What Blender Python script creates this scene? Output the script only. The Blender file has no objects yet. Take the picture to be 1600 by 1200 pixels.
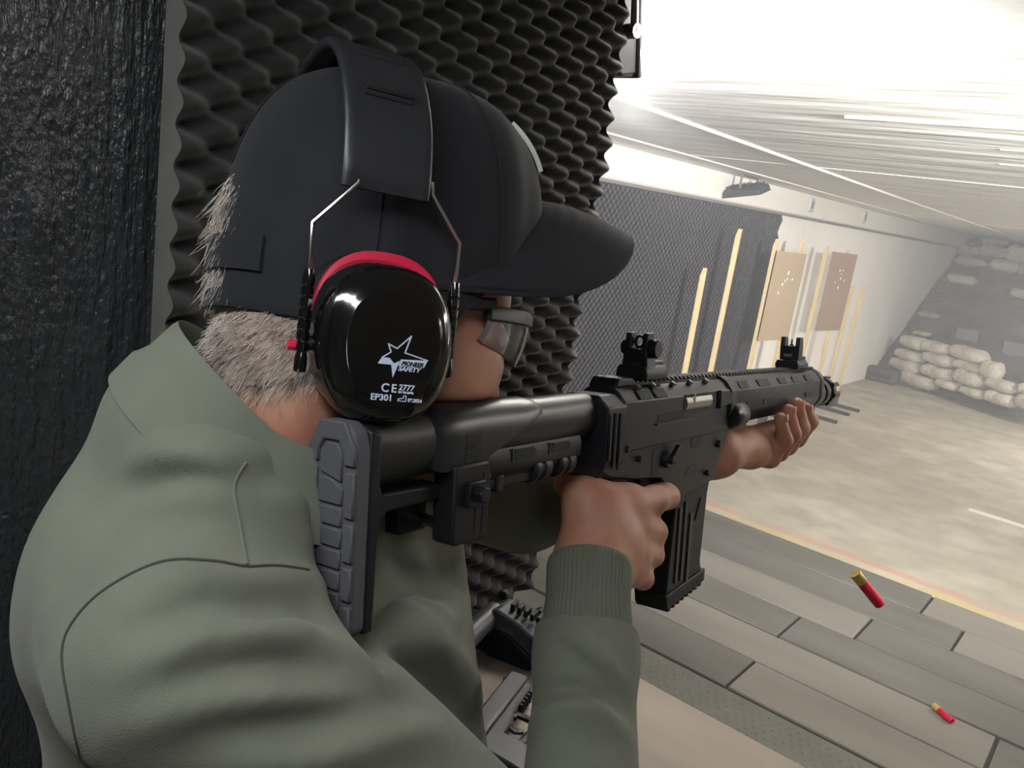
import bpy, bmesh, math, random
import numpy as np
from mathutils import Vector, Matrix
from mathutils.bvhtree import BVHTree
random.seed(7); rng = np.random.default_rng(7)
scene = bpy.context.scene
COL = scene.collection

# ---------------------------------------------------------------- camera
FPX, CAMH = 1290.0, 1.64
PSI, TH, RO = math.radians(37.44), math.radians(13.05), math.radians(8.49)
f0 = np.array([-math.sin(PSI), math.cos(PSI), 0]); r0 = np.array([math.cos(PSI), math.sin(PSI), 0]); zz = np.array([0, 0, 1.])
FW = f0*math.cos(TH) - zz*math.sin(TH); u0 = f0*math.sin(TH) + zz*math.cos(TH)
RR = math.cos(RO)*r0 + math.sin(RO)*u0; UU = math.cos(RO)*u0 - math.sin(RO)*r0
CP = np.array([0, 0, CAMH])
cam = bpy.data.cameras.new('camera'); cam_o = bpy.data.objects.new('camera', cam); COL.objects.link(cam_o)
cam.sensor_width = 36; cam.sensor_fit = 'HORIZONTAL'; cam.lens = FPX/1600*36; cam.clip_start = .02
mw = Matrix.Identity(4)
for i in range(3):
    mw[i][0], mw[i][1], mw[i][2], mw[i][3] = RR[i], UU[i], -FW[i], CP[i]
cam_o.matrix_world = mw
scene.camera = cam_o
cam.dof.use_dof = False

# ---------------------------------------------------------------- exposure, world, room lights
scene.view_settings.view_transform = 'Standard'; scene.view_settings.look = 'None'
scene.view_settings.exposure = 0.0; scene.view_settings.gamma = 1.0; scene.view_settings.use_curve_mapping = False
scene.render.film_transparent = False
world = bpy.data.worlds.new('world'); scene.world = world; world.use_nodes = True
world.node_tree.nodes['Background'].inputs[0].default_value = (.8, .85, .9, 1)
world.node_tree.nodes['Background'].inputs[1].default_value = 0.05

def area(name, loc, direction, sx, sy, power, col=(1, .97, .92), spread=180):
    l = bpy.data.lights.new(name, 'AREA'); l.shape = 'RECTANGLE'; l.size = sx; l.size_y = sy; l.energy = power; l.color = col
    l.spread = math.radians(spread)
    o = bpy.data.objects.new(name, l); COL.objects.link(o); o.location = loc
    o.rotation_euler = Vector(direction).to_track_quat('-Z', 'Y').to_euler()
    return o
# unseen lamps: tube over the firing line, added fill lights beside it and downrange
area('tube_light_booth', (-.42, -.12, 1.95), (-.02, .12, -1), 1.2, .10, 8.0, (.95, .98, 1))
area('fill_light_booth_side', (1.1, -.9, 1.93), (-.35, .2, -1), .12, 1.2, 4.5, (1, .97, .93))
area('fill_light_range', (.9, 4.6, 1.90), (-.45, .1, -1), .15, 1.5, 66, (1, .96, .9))
area('fill_light_range_far', (.6, 8.6, 1.90), (-.2, .15, -1), .15, 1.5, 130, (1, .95, .88))
# the floodlight at the end of the booth wall rakes the ceiling and the side wall
area('floodlight_beam', (-.86, 1.285, 1.84), (.15, .8, .34), .15, .12, 66, (1, .98, .95))
area('next_booth_floodlight', (.75, 1.42, 1.86), (-3.5, 5.2, -.42), .18, .14, 98, (1, .98, .95), 78)

# ---------------------------------------------------------------- helpers
def P(x, y, z):
    """a point of the room: z metres deep along the view axis"""
    return CP + (FW + RR*(x-800)/FPX - UU*(y-600)/FPX)*z

class MB:
    def __init__(s): s.v = []; s.f = []
    def add(s, vs, fs, M=None):
        n = len(s.v)
        for p in vs:
            p = Vector(p); s.v.append(tuple(M @ p) if M is not None else tuple(p))
        s.f += [tuple(i+n for i in f) for f in fs]
        return s
    def box(s, lo, hi, M=None):
        (a, b, c), (d, e, f) = lo, hi
        vs = [(a,b,c),(d,b,c),(d,e,c),(a,e,c),(a,b,f),(d,b,f),(d,e,f),(a,e,f)]
        return s.add(vs, [(0,3,2,1),(4,5,6,7),(0,1,5,4),(1,2,6,5),(2,3,7,6),(3,0,4,7)], M)
    def prism(s, poly, x0, x1, M=None, ax='x'):
        """polygon extruded along an axis (ax='x': polygon in y,z; 'y': in x,z; 'z': in x,y)"""
        n = len(poly)
        def q(p, t):
            return {'x': (t, p[0], p[1]), 'y': (p[0], t, p[1]), 'z': (p[0], p[1], t)}[ax]
        vs = [q(p, x0) for p in poly] + [q(p, x1) for p in poly]
        fs = [tuple(range(n))[::-1], tuple(range(n, 2*n))] + [(i, (i+1) % n, n+(i+1) % n, n+i) for i in range(n)]
        return s.add(vs, fs, M)
    def loft(s, rings, M=None, caps=True, closed=True):
        n = len(rings[0]); vs = [p for r in rings for p in r]; fs = []
        for i in range(len(rings)-1):
            for j in range(n if closed else n-1):
                a, b = i*n+j, i*n+(j+1) % n
                fs.append((a, b, b+n, a+n))
        if caps:
            fs += [tuple(range(n))[::-1], tuple(range((len(rings)-1)*n, len(rings)*n))]
        return s.add(vs, fs, M)
    def tube(s, pts, r, n=8, M=None, caps=True, squash=1.0, up=None):
        pts = [Vector(p) for p in pts]; rs = r if hasattr(r, '__len__') else [r]*len(pts)
        rings = []; prev = Vector(up) if up is not None else None
        for i, p in enumerate(pts):
            t = (pts[min(i+1, len(pts)-1)] - pts[max(i-1, 0)]).normalized()
            if prev is None: prev = t.orthogonal()
            a = (prev - t*prev.dot(t))
            a = a.normalized() if a.length > 1e-6 else t.orthogonal().normalized()
            prev = a; b = t.cross(a)
            rings.append([p + (a*math.cos(w) + b*math.sin(w)*squash)*rs[i] for w in [2*math.pi*k/n for k in range(n)]])
        return s.loft(rings, M, caps)
    def cyl(s, a, b, r, n=16, r2=None, M=None):
        return s.tube([a, b], [r, r2 if r2 is not None else r], n, M)
    def lathe(s, prof, n=24, M=None, ax='z'):
        """prof: (radius, height) list about an axis"""
        rings = []
        for r, h in prof:
            r = max(r, 1e-5); ring = []
            for k in range(n):
                c, d = r*math.cos(2*math.pi*k/n), r*math.sin(2*math.pi*k/n)
                ring.append({'z': (c, d, h), 'y': (d, h, c), 'x': (h, c, d)}[ax])
            rings.append(ring)
        return s.loft(rings, M, True)
    def build(s, name, mat, parent=None, bevel=0, seg=2, angle=35, smooth=True, sub=0, kind=None):
        me = bpy.data.meshes.new(name); me.from_pydata(s.v, [], s.f)
        bm = bmesh.new(); bm.from_mesh(me); bmesh.ops.recalc_face_normals(bm, faces=bm.faces); bm.to_mesh(me); bm.free()
        return finish(name, me, mat, parent, bevel, seg, angle, smooth, sub, kind)

def finish(name, me, mat, parent=None, bevel=0, seg=2, angle=35, smooth=True, sub=0, kind=None):
    if smooth:
        me.shade_smooth(); me.set_sharp_from_angle(angle=math.radians(angle))
    o = bpy.data.objects.new(name, me); COL.objects.link(o)
    if mat is not None: me.materials.append(mat)
    if parent is not None: o.parent = parent
    if bevel:
        b = o.modifiers.new('bevel', 'BEVEL'); b.width = bevel; b.segments = seg; b.limit_method = 'ANGLE'; b.angle_limit = math.radians(30)
    if sub:
        m = o.modifiers.new('sub', 'SUBSURF'); m.levels = sub; m.render_levels = sub
    if kind: o['kind'] = kind
    return o

def tag(o, label=None, cat=None, group=None, kind=None):
    if label: o['label'] = label
    if cat: o['category'] = cat
    if group: o['group'] = group
    if kind: o['kind'] = kind
    return o

def empty(name, loc=(0, 0, 0), axes=None):
    o = bpy.data.objects.new(name, None); COL.objects.link(o); o.empty_display_size = .05
    M = Matrix.Translation(Vector(loc))
    if axes is not None:
        for i in range(3):
            for j in range(3): M[i][j] = float(axes[j][i])
    o.matrix_world = M
    return o

def copy_tree(o, parent=None):
    c = o.copy(); COL.objects.link(c)
    if parent is not None: c.parent = parent
    for ch in o.children: copy_tree(ch, c)
    return c

# ---------------------------------------------------------------- materials
def lin(r, g, b):
    f = lambda c: (c/255/12.92) if c <= 10 else ((c/255+.055)/1.055)**2.4
    return (f(r), f(g), f(b), 1)

def mat(name, col, rough=.6, metal=0., spec=.5, noise=None, bump=None, coat=0., sheen=0., var=None, stretch=None, sss=0., coord='Object'):
    """noise=(scale, amount) colour mottling, bump=(scale, strength, distance) fine relief, var=(colour2, scale, lo, hi) second tone"""
    m = bpy.data.materials.new(name); m.use_nodes = True
    nt = m.node_tree; b = nt.nodes['Principled BSDF']
    b.inputs['Base Color'].default_value = col; b.inputs['Roughness'].default_value = rough
    b.inputs['Metallic'].default_value = metal; b.inputs['Specular IOR Level'].default_value = spec
    b.inputs['Coat Weight'].default_value = coat; b.inputs['Coat Roughness'].default_value = .05
    b.inputs['Sheen Weight'].default_value = sheen
    if sss:
        b.inputs['Subsurface Weight'].default_value = sss; b.inputs['Subsurface Radius'].default_value = (.01, .004, .002)
        b.inputs['Subsurface Scale'].default_value = .6
    tc = nt.nodes.new('ShaderNodeTexCoord'); mp = nt.nodes.new('ShaderNodeMapping')
    nt.links.new(tc.outputs[coord], mp.inputs[0])
    if stretch: mp.inputs['Scale'].default_value = stretch
    last = None
    if var:
        c2, sc, lo, hi = var
        n = nt.nodes.new('ShaderNodeTexNoise'); n.inputs['Scale'].default_value = sc; n.inputs['Detail'].default_value = 5
        nt.links.new(mp.outputs[0], n.inputs['Vector'])
        mr = nt.nodes.new('ShaderNodeMapRange'); mr.inputs[1].default_value = lo; mr.inputs[2].default_value = hi
        nt.links.new(n.outputs[0], mr.inputs[0])
        mx = nt.nodes.new('ShaderNodeMix'); mx.data_type = 'RGBA'; mx.inputs[6].default_value = col; mx.inputs[7].default_value = c2
        nt.links.new(mr.outputs[0], mx.inputs[0]); last = mx.outputs[2]
    if noise:
        n = nt.nodes.new('ShaderNodeTexNoise'); n.inputs['Scale'].default_value = noise[0]; n.inputs['Detail'].default_value = 6
        nt.links.new(mp.outputs[0], n.inputs['Vector'])
        mr = nt.nodes.new('ShaderNodeMapRange'); mr.inputs[1].default_value = .3; mr.inputs[2].default_value = .7
        mr.inputs[3].default_value = 1-noise[1]; mr.inputs[4].default_value = 1+noise[1]
        nt.links.new(n.outputs[0], mr.inputs[0])
        mx = nt.nodes.new('ShaderNodeMix'); mx.data_type = 'RGBA'; mx.blend_type = 'MULTIPLY'; mx.inputs[0].default_value = 1
        if last is not None: nt.links.new(last, mx.inputs[6])
        else: mx.inputs[6].default_value = col
        nt.links.new(mr.outputs[0], mx.inputs[7]); last = mx.outputs[2]
    if last is not None: nt.links.new(last, b.inputs['Base Color'])
    if bump:
        n = nt.nodes.new('ShaderNodeTexNoise'); n.inputs['Scale'].default_value = bump[0]; n.inputs['Detail'].default_value = 6
        nt.links.new(mp.outputs[0], n.inputs['Vector'])
        bp = nt.nodes.new('ShaderNodeBump'); bp.inputs['Strength'].default_value = bump[1]; bp.inputs['Distance'].default_value = bump[2]
        nt.links.new(n.outputs[0], bp.inputs['Height']); nt.links.new(bp.outputs[0], b.inputs['Normal'])
    m['bsdf'] = b.name
    return m

M = {}
M['white'] = mat('white_paint', lin(238, 235, 229), .75, noise=(1.3, .05), bump=(9, .35, .02))
M['ceil'] = mat('ceiling_paint', lin(208, 205, 199), .55, noise=(2.2, .07), bump=(1.2, .42, .04), stretch=(1.0, 5, 5))
M['band'] = mat('band_paint', lin(226, 222, 214), .7, noise=(2, .03))
M['concrete'] = mat('floor_concrete', lin(172, 165, 149), .85, noise=(5, .12), bump=(30, .2, .01), var=(lin(186, 179, 163), 2.2, .48, .62))
M['plank'] = mat('floor_plank', lin(128, 123, 115), .8, noise=(3, .10), bump=(40, .2, .004), stretch=(.5, 2.2, 1))
M['plank_dark'] = mat('floor_plank_worn', lin(106, 103, 97), .8, noise=(3, .14), bump=(40, .2, .004), stretch=(.5, 2.2, 1))
M['mat'] = mat('stud_mat', lin(108, 107, 99), .8, noise=(6, .1))
M['blackwall'] = mat('black_board_paint', lin(50, 53, 57), .36, spec=.6, noise=(5, .12), bump=(30, 1., .010), stretch=(3.2, 3.2, .38))
def glints(m):      # dried drips and grit in the brushed paint
    nt = m.node_tree; b = nt.nodes[m['bsdf']]; old = b.inputs['Normal'].links[0].from_socket
    tc = nt.nodes.new('ShaderNodeTexCoord'); mp = nt.nodes.new('ShaderNodeMapping'); mp.inputs['Scale'].default_value = (1, 1, .55)
    nt.links.new(tc.outputs['Object'], mp.inputs[0])
    n = nt.nodes.new('ShaderNodeTexNoise'); n.inputs['Scale'].default_value = 170; n.inputs['Detail'].default_value = 3
    nt.links.new(mp.outputs[0], n.inputs['Vector'])
    bp = nt.nodes.new('ShaderNodeBump'); bp.inputs['Strength'].default_value = .9; bp.inputs['Distance'].default_value = .004
    nt.links.new(n.outputs[0], bp.inputs['Height']); nt.links.new(old, bp.inputs['Normal']); nt.links.new(bp.outputs[0], b.inputs['Normal'])
    b.inputs['Roughness'].default_value = .24
glints(M['blackwall'])
M['foam'] = mat('grey_foam', lin(55, 54, 53), 1., spec=.1, noise=(14, .12), bump=(220, .25, .002), sheen=.25)
M['foamcut'] = mat('foam_cut', lin(112, 113, 108), 1., spec=.1, noise=(20, .1), bump=(300, .2, .002))
M['darkpanel'] = mat('dark_wall_foam', lin(72, 72, 77), .9, spec=.2, noise=(2, .06))
M['timber'] = mat('pale_timber', lin(204, 182, 140), .7, noise=(8, .08), stretch=(6, 6, .5), var=(lin(188, 160, 114), 14, .5, .75))
M['card'] = mat('cardboard', lin(164, 144, 119), .85, noise=(3, .05))
M['card_b'] = mat('brown_cardboard', lin(143, 119, 103), .85, noise=(3, .06))
M['bag'] = mat('woven_bag', lin(205, 200, 188), .85, noise=(5, .12), bump=(16, .8, .03), var=(lin(186, 176, 158), 3, .45, .7))
M['bag_b'] = mat('dusty_bag', lin(186, 176, 164), .9, noise=(5, .14), bump=(16, .8, .03), var=(lin(160, 146, 134), 3, .4, .7))
M['berm'] = mat('berm_earth', lin(118, 107, 103), .95, noise=(3, .22), bump=(7, .9, .06), var=(lin(98, 88, 86), 1.2, .4, .7))
M['ledge_strip'] = mat('grey_strip', lin(120, 118, 114), .6)
M['plategrey'] = mat('pale_grey_plate', lin(185, 184, 186), .6, noise=(8, .1))
M['steelplate'] = mat('grey_plate', lin(140, 140, 146), .6, noise=(6, .08))
M['darkblock'] = mat('dark_block', lin(88, 82, 82), .85, noise=(9, .15))
M['bench'] = mat('bench_top', lin(143, 131, 122), .55, noise=(5, .14), bump=(35, .12, .002), stretch=(.6, 2, 1), var=(lin(132, 121, 112), 2.2, .45, .7))
M['benchside'] = mat('bench_frame', lin(70, 66, 62), .7, noise=(5, .1))
M['black_metal'] = mat('black_metal', lin(40, 41, 44), .42, .0, .5, noise=(20, .1))
M['lamp_body'] = mat('lamp_housing', lin(52, 53, 60), .45, noise=(10, .08))
M['steel'] = mat('steel', lin(150, 150, 150), .3, 1.)
M['darksteel'] = mat('dark_steel', lin(58, 54, 52), .6, .3)
def emis(name, col, s):
    m = bpy.data.materials.new(name); m.use_nodes = True; b = m.node_tree.nodes['Principled BSDF']
    b.inputs['Base Color'].default_value = (.8, .8, .8, 1)
    b.inputs['Emission Color'].default_value = col; b.inputs['Emission Strength'].default_value = s
    return m
M['lampglass'] = emis('lamp_glass', (1, .98, .95, 1), 6)
# ================================================================ THE ROOM
WX, CZ, BX = -2.79, 1.985, -.80        # range side wall, ceiling height, booth wall plane
R_X = 5.6                               # right side of the range
def struct(name, mb, m, parent=None, **k):
    o = mb.build(name, m, parent, **k)
    if parent is None: o['kind'] = 'structure'
    return o
floor = struct('floor', MB().box((-3.1, -2.6, -.15), (R_X+.1, 17.2, -.012)), M['concrete'])
# yellow and red painted line, white floor line: flat paint, in the floor's own material
def paint_floor(m):
    nt = m.node_tree; b = nt.nodes[m['bsdf']]; L = nt.links
    src = b.inputs['Base Color'].links[0].from_socket
    tc = nt.nodes.new('ShaderNodeTexCoord'); sp = nt.nodes.new('ShaderNodeSeparateXYZ'); L.new(tc.outputs['Object'], sp.inputs[0])
    nz = nt.nodes.new('ShaderNodeTexNoise'); nz.inputs['Scale'].default_value = 5; nz.inputs['Detail'].default_value = 6
    L.new(tc.outputs['Object'], nz.inputs['Vector'])
    def math_(op, a, bb):
        n = nt.nodes.new('ShaderNodeMath'); n.operation = op
        for i, x in enumerate((a, bb)):
            if isinstance(x, (int, float)): n.inputs[i].default_value = x
            else: L.new(x, n.inputs[i])
        return n.outputs[0]
    def band(axis, lo, hi):
        return math_('MULTIPLY', math_('GREATER_THAN', sp.outputs[axis], lo), math_('LESS_THAN', sp.outputs[axis], hi))
    def over(src, col, mask, amt):
        mx = nt.nodes.new('ShaderNodeMix'); mx.data_type = 'RGBA'; mx.inputs[7].default_value = col
        L.new(src, mx.inputs[6]); L.new(math_('MULTIPLY', mask, amt), mx.inputs[0]); return mx.outputs[2]
    wear = nt.nodes.new('ShaderNodeMapRange'); wear.inputs[1].default_value = .42; wear.inputs[2].default_value = .62
    wear.inputs[3].default_value = .6; wear.inputs[4].default_value = .1; L.new(nz.outputs[0], wear.inputs[0])
    src = over(src, lin(205, 180, 100), band('Y', 4.41, 4.50), wear.outputs[0])
    wear2 = nt.nodes.new('ShaderNodeMapRange'); wear2.inputs[1].default_value = .4; wear2.inputs[2].default_value = .6
    wear2.inputs[3].default_value = .0; wear2.inputs[4].default_value = .55; L.new(nz.outputs[0], wear2.inputs[0])
    src = over(src, lin(196, 130, 112), band('Y', 4.52, 4.60), wear2.outputs[0])
    wl = math_('MULTIPLY', band('Y', 6.22, 6.30), band('X', -.74, .9))
    src = over(src, lin(232, 228, 216), wl, .9)
    L.new(src, b.inputs['Base Color'])
paint_floor(M['concrete'])

# floor planks of the booth area, each a part of the floor, joints recessed
rows = [(2.74, 3.01), (3.01, 3.28), (3.28, 3.56), (3.56, 3.845), (3.845, 4.118), (4.118, 4.40)]
cuts = [[-2.3, -.914, .62, 2.0], [-1.75, -.1, 1.3], [-2.2, -.931, .5, 1.9], [-1.6, -.70, .75, 2.2], [-1.9, -.37, 1.0, 2.5], [-2.1, -.56, .8, 2.3]]
def plank(name, x0, x1, y0, y1, top, m, par):
    g = .006
    return MB().box((x0+g, y0+g, -.03), (x1-g, y1-g, top)).build(name, m, par, bevel=.003, seg=1)
for (ya, yb), cs in zip(rows, cuts):
    xs = [-2.79] + cs + [R_X]
    for a, b_ in zip(xs[:-1], xs[1:]):
        plank('floor_plank', a, b_, ya, yb, random.uniform(-.003, .003), M['plank_dark'] if random.random() < .33 else M['plank'], floor)
MB().box((-2.79, 2.74, -.03), (R_X, 4.40, -.0095)).build('plank_bed', M['darksteel'], floor)
# studded rubber mat strip between the counter and the planks
mb = MB().box((-2.75, 1.3, -.02), (R_X, 2.725, -.002))
sm = struct('stud_mat', mb, M['mat'], floor)
st = MB()
for i in range(62):
    for j in range(24):
        x, y = -1.45+i*.034+(j % 2)*.017, 1.95+j*.032
        st.add([(x-.010, y, -.002), (x, y-.010, -.002), (x+.010, y, -.002), (x, y+.010, -.002), (x, y, .003)],
               [(0, 1, 4), (1, 2, 4), (2, 3, 4), (3, 0, 4)])
st.build('mat_stud', M['mat'], sm, kind='stuff')

wall_left = struct('wall_left', MB().box((WX-.15, -2.6, -.1), (WX, 17.2, CZ+.1)), M['white'])
struct('wall_right', MB().box((R_X, -2.6, -.1), (R_X+.15, 17.2, CZ+.1)), M['white'])
struct('wall_back', MB().box((-3.1, -2.75, -.1), (R_X+.1, -2.6, CZ+.1)), M['white'])
struct('wall_far', MB().box((-3.1, 15.2, -.1), (R_X+.1, 15.35, CZ+.1)), M['berm'])
ceiling = struct('ceiling', MB().box((-3.1, -2.7, CZ), (R_X+.1, 17.2, CZ+.12)), M['ceil'])
struct('trim_1', MB().prism([(WX+.045, 1.80), (WX+.045, CZ+.01), (WX-.02, CZ+.01), (WX-.02, 1.786), (WX+.03, 1.786)], -2.0, 14.45, ax='y'), M['band'])
struct('trim_2', MB().box((WX-.01, -2.0, 1.768), (WX+.05, 14.3, 1.787)), M['ledge_strip'])  # thin darker grey strip along the bottom of the ledge
# shallow board joints and battens of the ceiling
def batten(x0, x1, y0, y1, h=.012):
    MB().box((x0, y0, CZ-h), (x1, y1, CZ+.003)).build('batten', M['ceil'], ceiling, bevel=.003, seg=1)
batten(-.87, R_X, 2.50, 2.535, .008)
for x0, x1, y in ((-.55, R_X, 3.02), (-.62, R_X, 3.46), (-2.7, -.2, 4.4), (-.9, R_X, 6.3), (-2.7, R_X, 9.2), (-2.7, R_X, 12.6)):
    batten(x0, x1, y, y+.02, .003)
MB().tube([(-1.56, 1.9, CZ-.004), (-1.57, 2.6, CZ-.004), (-1.66, 5.8, CZ-.005), (-1.72, 8.4, CZ-.004), (-1.76, 13.5, CZ-.004)], .0065, 8).build('conduit', M['band'], ceiling)
MB().tube([(-2.35, 1.9, CZ-.003), (-2.37, 5.6, CZ-.003), (-2.4, 9.9, CZ-.003)], .005, 8).build('conduit', M['band'], ceiling)

# dark egg-crate foam sheets on the near half of the range wall
def wave_bump(m, freq, dist):
    nt = m.node_tree; b = nt.nodes[m['bsdf']]; L = nt.links
    tc = nt.nodes.new('ShaderNodeTexCoord'); sp = nt.nodes.new('ShaderNodeSeparateXYZ'); L.new(tc.outputs['Object'], sp.inputs[0])
    def sn(s, f):
        a = nt.nodes.new('ShaderNodeMath'); a.operation = 'MULTIPLY'; L.new(s, a.inputs[0]); a.inputs[1].default_value = f
        c = nt.nodes.new('ShaderNodeMath'); c.operation = 'SINE'; L.new(a.outputs[0], c.inputs[0]); return c.outputs[0]
    mu = nt.nodes.new('ShaderNodeMath'); mu.operation = 'MULTIPLY'
    L.new(sn(sp.outputs['Y'], freq), mu.inputs[0]); L.new(sn(sp.outputs['Z'], freq), mu.inputs[1])
    bp = nt.nodes.new('ShaderNodeBump'); bp.inputs['Strength'].default_value = 1; bp.inputs['Distance'].default_value = dist
    L.new(mu.outputs[0], bp.inputs['Height']); L.new(bp.outputs[0], b.inputs['Normal'])
wave_bump(M['darkpanel'], 2*math.pi/.055, .016)
wf = empty('wall_foam', (WX, 4.5, 0)); tag(wf, 'dark grey waffle foam sheets covering the white range wall', 'foam')
ys = [1.2, 2.45, 3.62, 4.82, 6.0, 7.0]
for k, (a, b_) in enumerate(zip(ys[:-1], ys[1:])):
    n = 36; yv = [b_ + (.018*math.sin(i*1.9) + .012*math.sin(i*4.1) if k == 4 else 0) for i in range(n)]
    zs = [.012 + 1.763*i/(n-1) for i in range(n)]
    poly = [(a+.004, zs[0])] + [(y-.004, z) for y, z in zip(yv, zs)] + [(a+.004, zs[-1])]
    o = MB().prism([(p[0]-4.5, p[1]) for p in poly], -.004, .030+.006*(k % 2)).build('foam_sheet', M['darkpanel'], wf)

# ---------------------------------------------------------------- booth wall and its acoustic foam
FY0, FY1 = .425, 1.150
wb = struct('wall_booth', MB().box((BX-.05, -2.55, -.012), (BX, FY1-.005, CZ)), M['blackwall'])
# brushed paint: real vertical ridges and blobs in the near part of the board
ny, nz = 150, 240
gy_ = np.linspace(-.75, FY0+.01, ny); gz_ = np.linspace(.55, CZ-.002, nz)
hf_ = np.zeros((ny, nz))
for k in range(60):
    kx, kz, ph, am = rng.uniform(60, 420), rng.uniform(-9, 9), rng.uniform(0, 6.28), rng.uniform(.2, 1)
    hf_ += am*np.sin(gy_[:, None]*kx + gz_[None, :]*kz + ph)
hf_ = hf_/np.abs(hf_).max()*.0022
hf_ += (rng.random((ny, nz)) > .985)*rng.uniform(0, .0035, (ny, nz))
for k in range(40):
    cy, cz, ry, rz_ = rng.uniform(-.7, .4), rng.uniform(.8, 1.95), rng.uniform(.004, .02), rng.uniform(.006, .05)
    hf_ += rng.uniform(.0015, .004)*np.exp(-((gy_[:, None]-cy)/ry)**2 - ((gz_[None, :]-cz)/rz_)**2)
vs = [(BX+.006+hf_[i, j], gy_[i], gz_[j]) for i in range(ny) for j in range(nz)]
fs = [(i*nz+j, (i+1)*nz+j, (i+1)*nz+j+1, i*nz+j+1) for i in range(ny-1) for j in range(nz-1)]
MB().add(vs, fs).build('paint_coat', M['blackwall'], wb, angle=180)

A_, C_ = .0385, .0333
def egg(y, z):
    f = np.cos(np.pi*(y-.47)/C_)*np.cos(2*np.pi*z/A_)
    return .016 + .034*(.5+.5*f)**.68
ny, nz = 176, 270
zb, zt = .955, CZ-.002
gy_ = np.linspace(FY0, FY1, ny); gz_ = np.linspace(zb, zt, nz)
Y, Z = np.meshgrid(gy_, gz_, indexing='ij')
wob = .004*np.sin(Y*9+1)*np.sin(Z*7)
H = BX + egg(Y, Z) + wob
edge = .006*np.sin(Z*160) + .005*np.sin(Z*37+1)             # torn, uneven cut at the far edge
Yw = Y + edge*np.clip((Y-(FY1-.04))/.04, 0, 1)
vs = [(H[i, j], Yw[i, j], Z[i, j]) for i in range(ny) for j in range(nz)]
n0 = len(vs)
fs = [(i*nz+j, (i+1)*nz+j, (i+1)*nz+j+1, i*nz+j+1) for i in range(ny-1) for j in range(nz-1)]
for i in (0, ny-1):                                          # cut faces back to the board
    b0 = len(vs)
    if i == 0: continue
    vs += [(BX+.0005, Yw[i, j], Z[i, j]) for j in range(nz)]
    for j in range(nz-1):
        fs.append((i*nz+j, i*nz+j+1, b0+j+1, b0+j))
foam = MB().add(vs, fs).build('acoustic_foam', M['foam'], None, angle=50)
cf = MB().add([(BX+.0005, FY0, Z[0, j]) for j in range(nz)] + [(H[0, j], FY0-.0004, Z[0, j]) for j in range(nz)], [(j, j+1, nz+j+1, nz+j) for j in range(nz-1)])
cf.build('cut_edge', M['foamcut'], foam)['label'] = 'paler cut edge of the foam'
tag(foam, 'dark grey egg-crate acoustic foam on the booth wall behind the person', 'foam')

# ---------------------------------------------------------------- range contents
# berm: earth slope with bags in it
bm_ = MB()
nx, nyy = 84, 24
vs = []
for i in range(nx):
    for j in range(nyy):
        x = -2.80 + (R_X+2.85)*i/(nx-1); t = j/(nyy-1)
        yy = 11.05 + 3.75*t - max(0, min(1, (x+2.6)/1.8))*.55*(1-t)
        z_ = -.05 + 2.02*t**1.0 + .04*math.sin(x*3.1+t*7)*math.sin(t*9+x) + random.uniform(-.025, .025)
        vs.append((x, yy, z_))
fs = [(i*nyy+j, (i+1)*nyy+j, (i+1)*nyy+j+1, i*nyy+j+1) for i in range(nx-1) for j in range(nyy-1)]
berm = bm_.add(vs, fs).build('berm', M['berm'], None, angle=180)
berm['kind'] = 'structure'
def on_slope(px, py, off=.0):
    d = FW + RR*(px-800)/FPX - UU*(py-600)/FPX
    hit = BV.ray_cast(Vector(CP), Vector(d))
    return np.array(hit[0]) + np.array(hit[1])*off
dg = bpy.context.evaluated_depsgraph_get()
BV = BVHTree.FromPolygons(vs, fs)
def sandbag_mesh(seed):
    r = random.Random(seed); mb = MB(); nr, ns = 11, 16; rings = []
    p1, p2 = r.uniform(0, 6), r.uniform(0, 6)
    for i in range(nr):
        t = -1+2*i/(nr-1); e = (1-abs(t)**3.2)**.5 if abs(t) < 1 else 0
        w = .17*(.45+.55*e)*(1+.06*math.sin(3*t+p1)); h = .075*max(.18, e)*(1+.10*math.sin(4*t+p2))
        ring = []
        for k in range(ns):
            a = 2*math.pi*k/ns; c, s = math.cos(a), math.sin(a)
            ring.append((t*.28 + .01*math.sin(5*a+p1), w*math.copysign(abs(c)**.8, c), h*math.copysign(abs(s)**.8, s) + .006*math.sin(3*a+6*t+p2)))
        rings.append(ring)
    mb.loft(rings)
    return mb
bag_protos = []
for k in range(4):
    o = sandbag_mesh(k).build('sandbag', M['bag'] if k < 3 else M['bag_b'], None, angle=70)
    bag_protos.append(o)
used_bag = [False]*4
bag_count = [0]
def sandbag(c, yaw, L, W, Hh, label, group, k=None, tilt=0., pitch=0.):
    k = bag_count[0] % 4 if k is None else k; bag_count[0] += 1
    o = bag_protos[k]
    if used_bag[k]: o = o.copy(); COL.objects.link(o)
    used_bag[k] = True
    o.location = c; o.rotation_euler = (pitch, tilt, yaw); o.scale = (L/.56, W/.34, Hh/.15)
    tag(o, label, 'sandbag', group)
    return o
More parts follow.
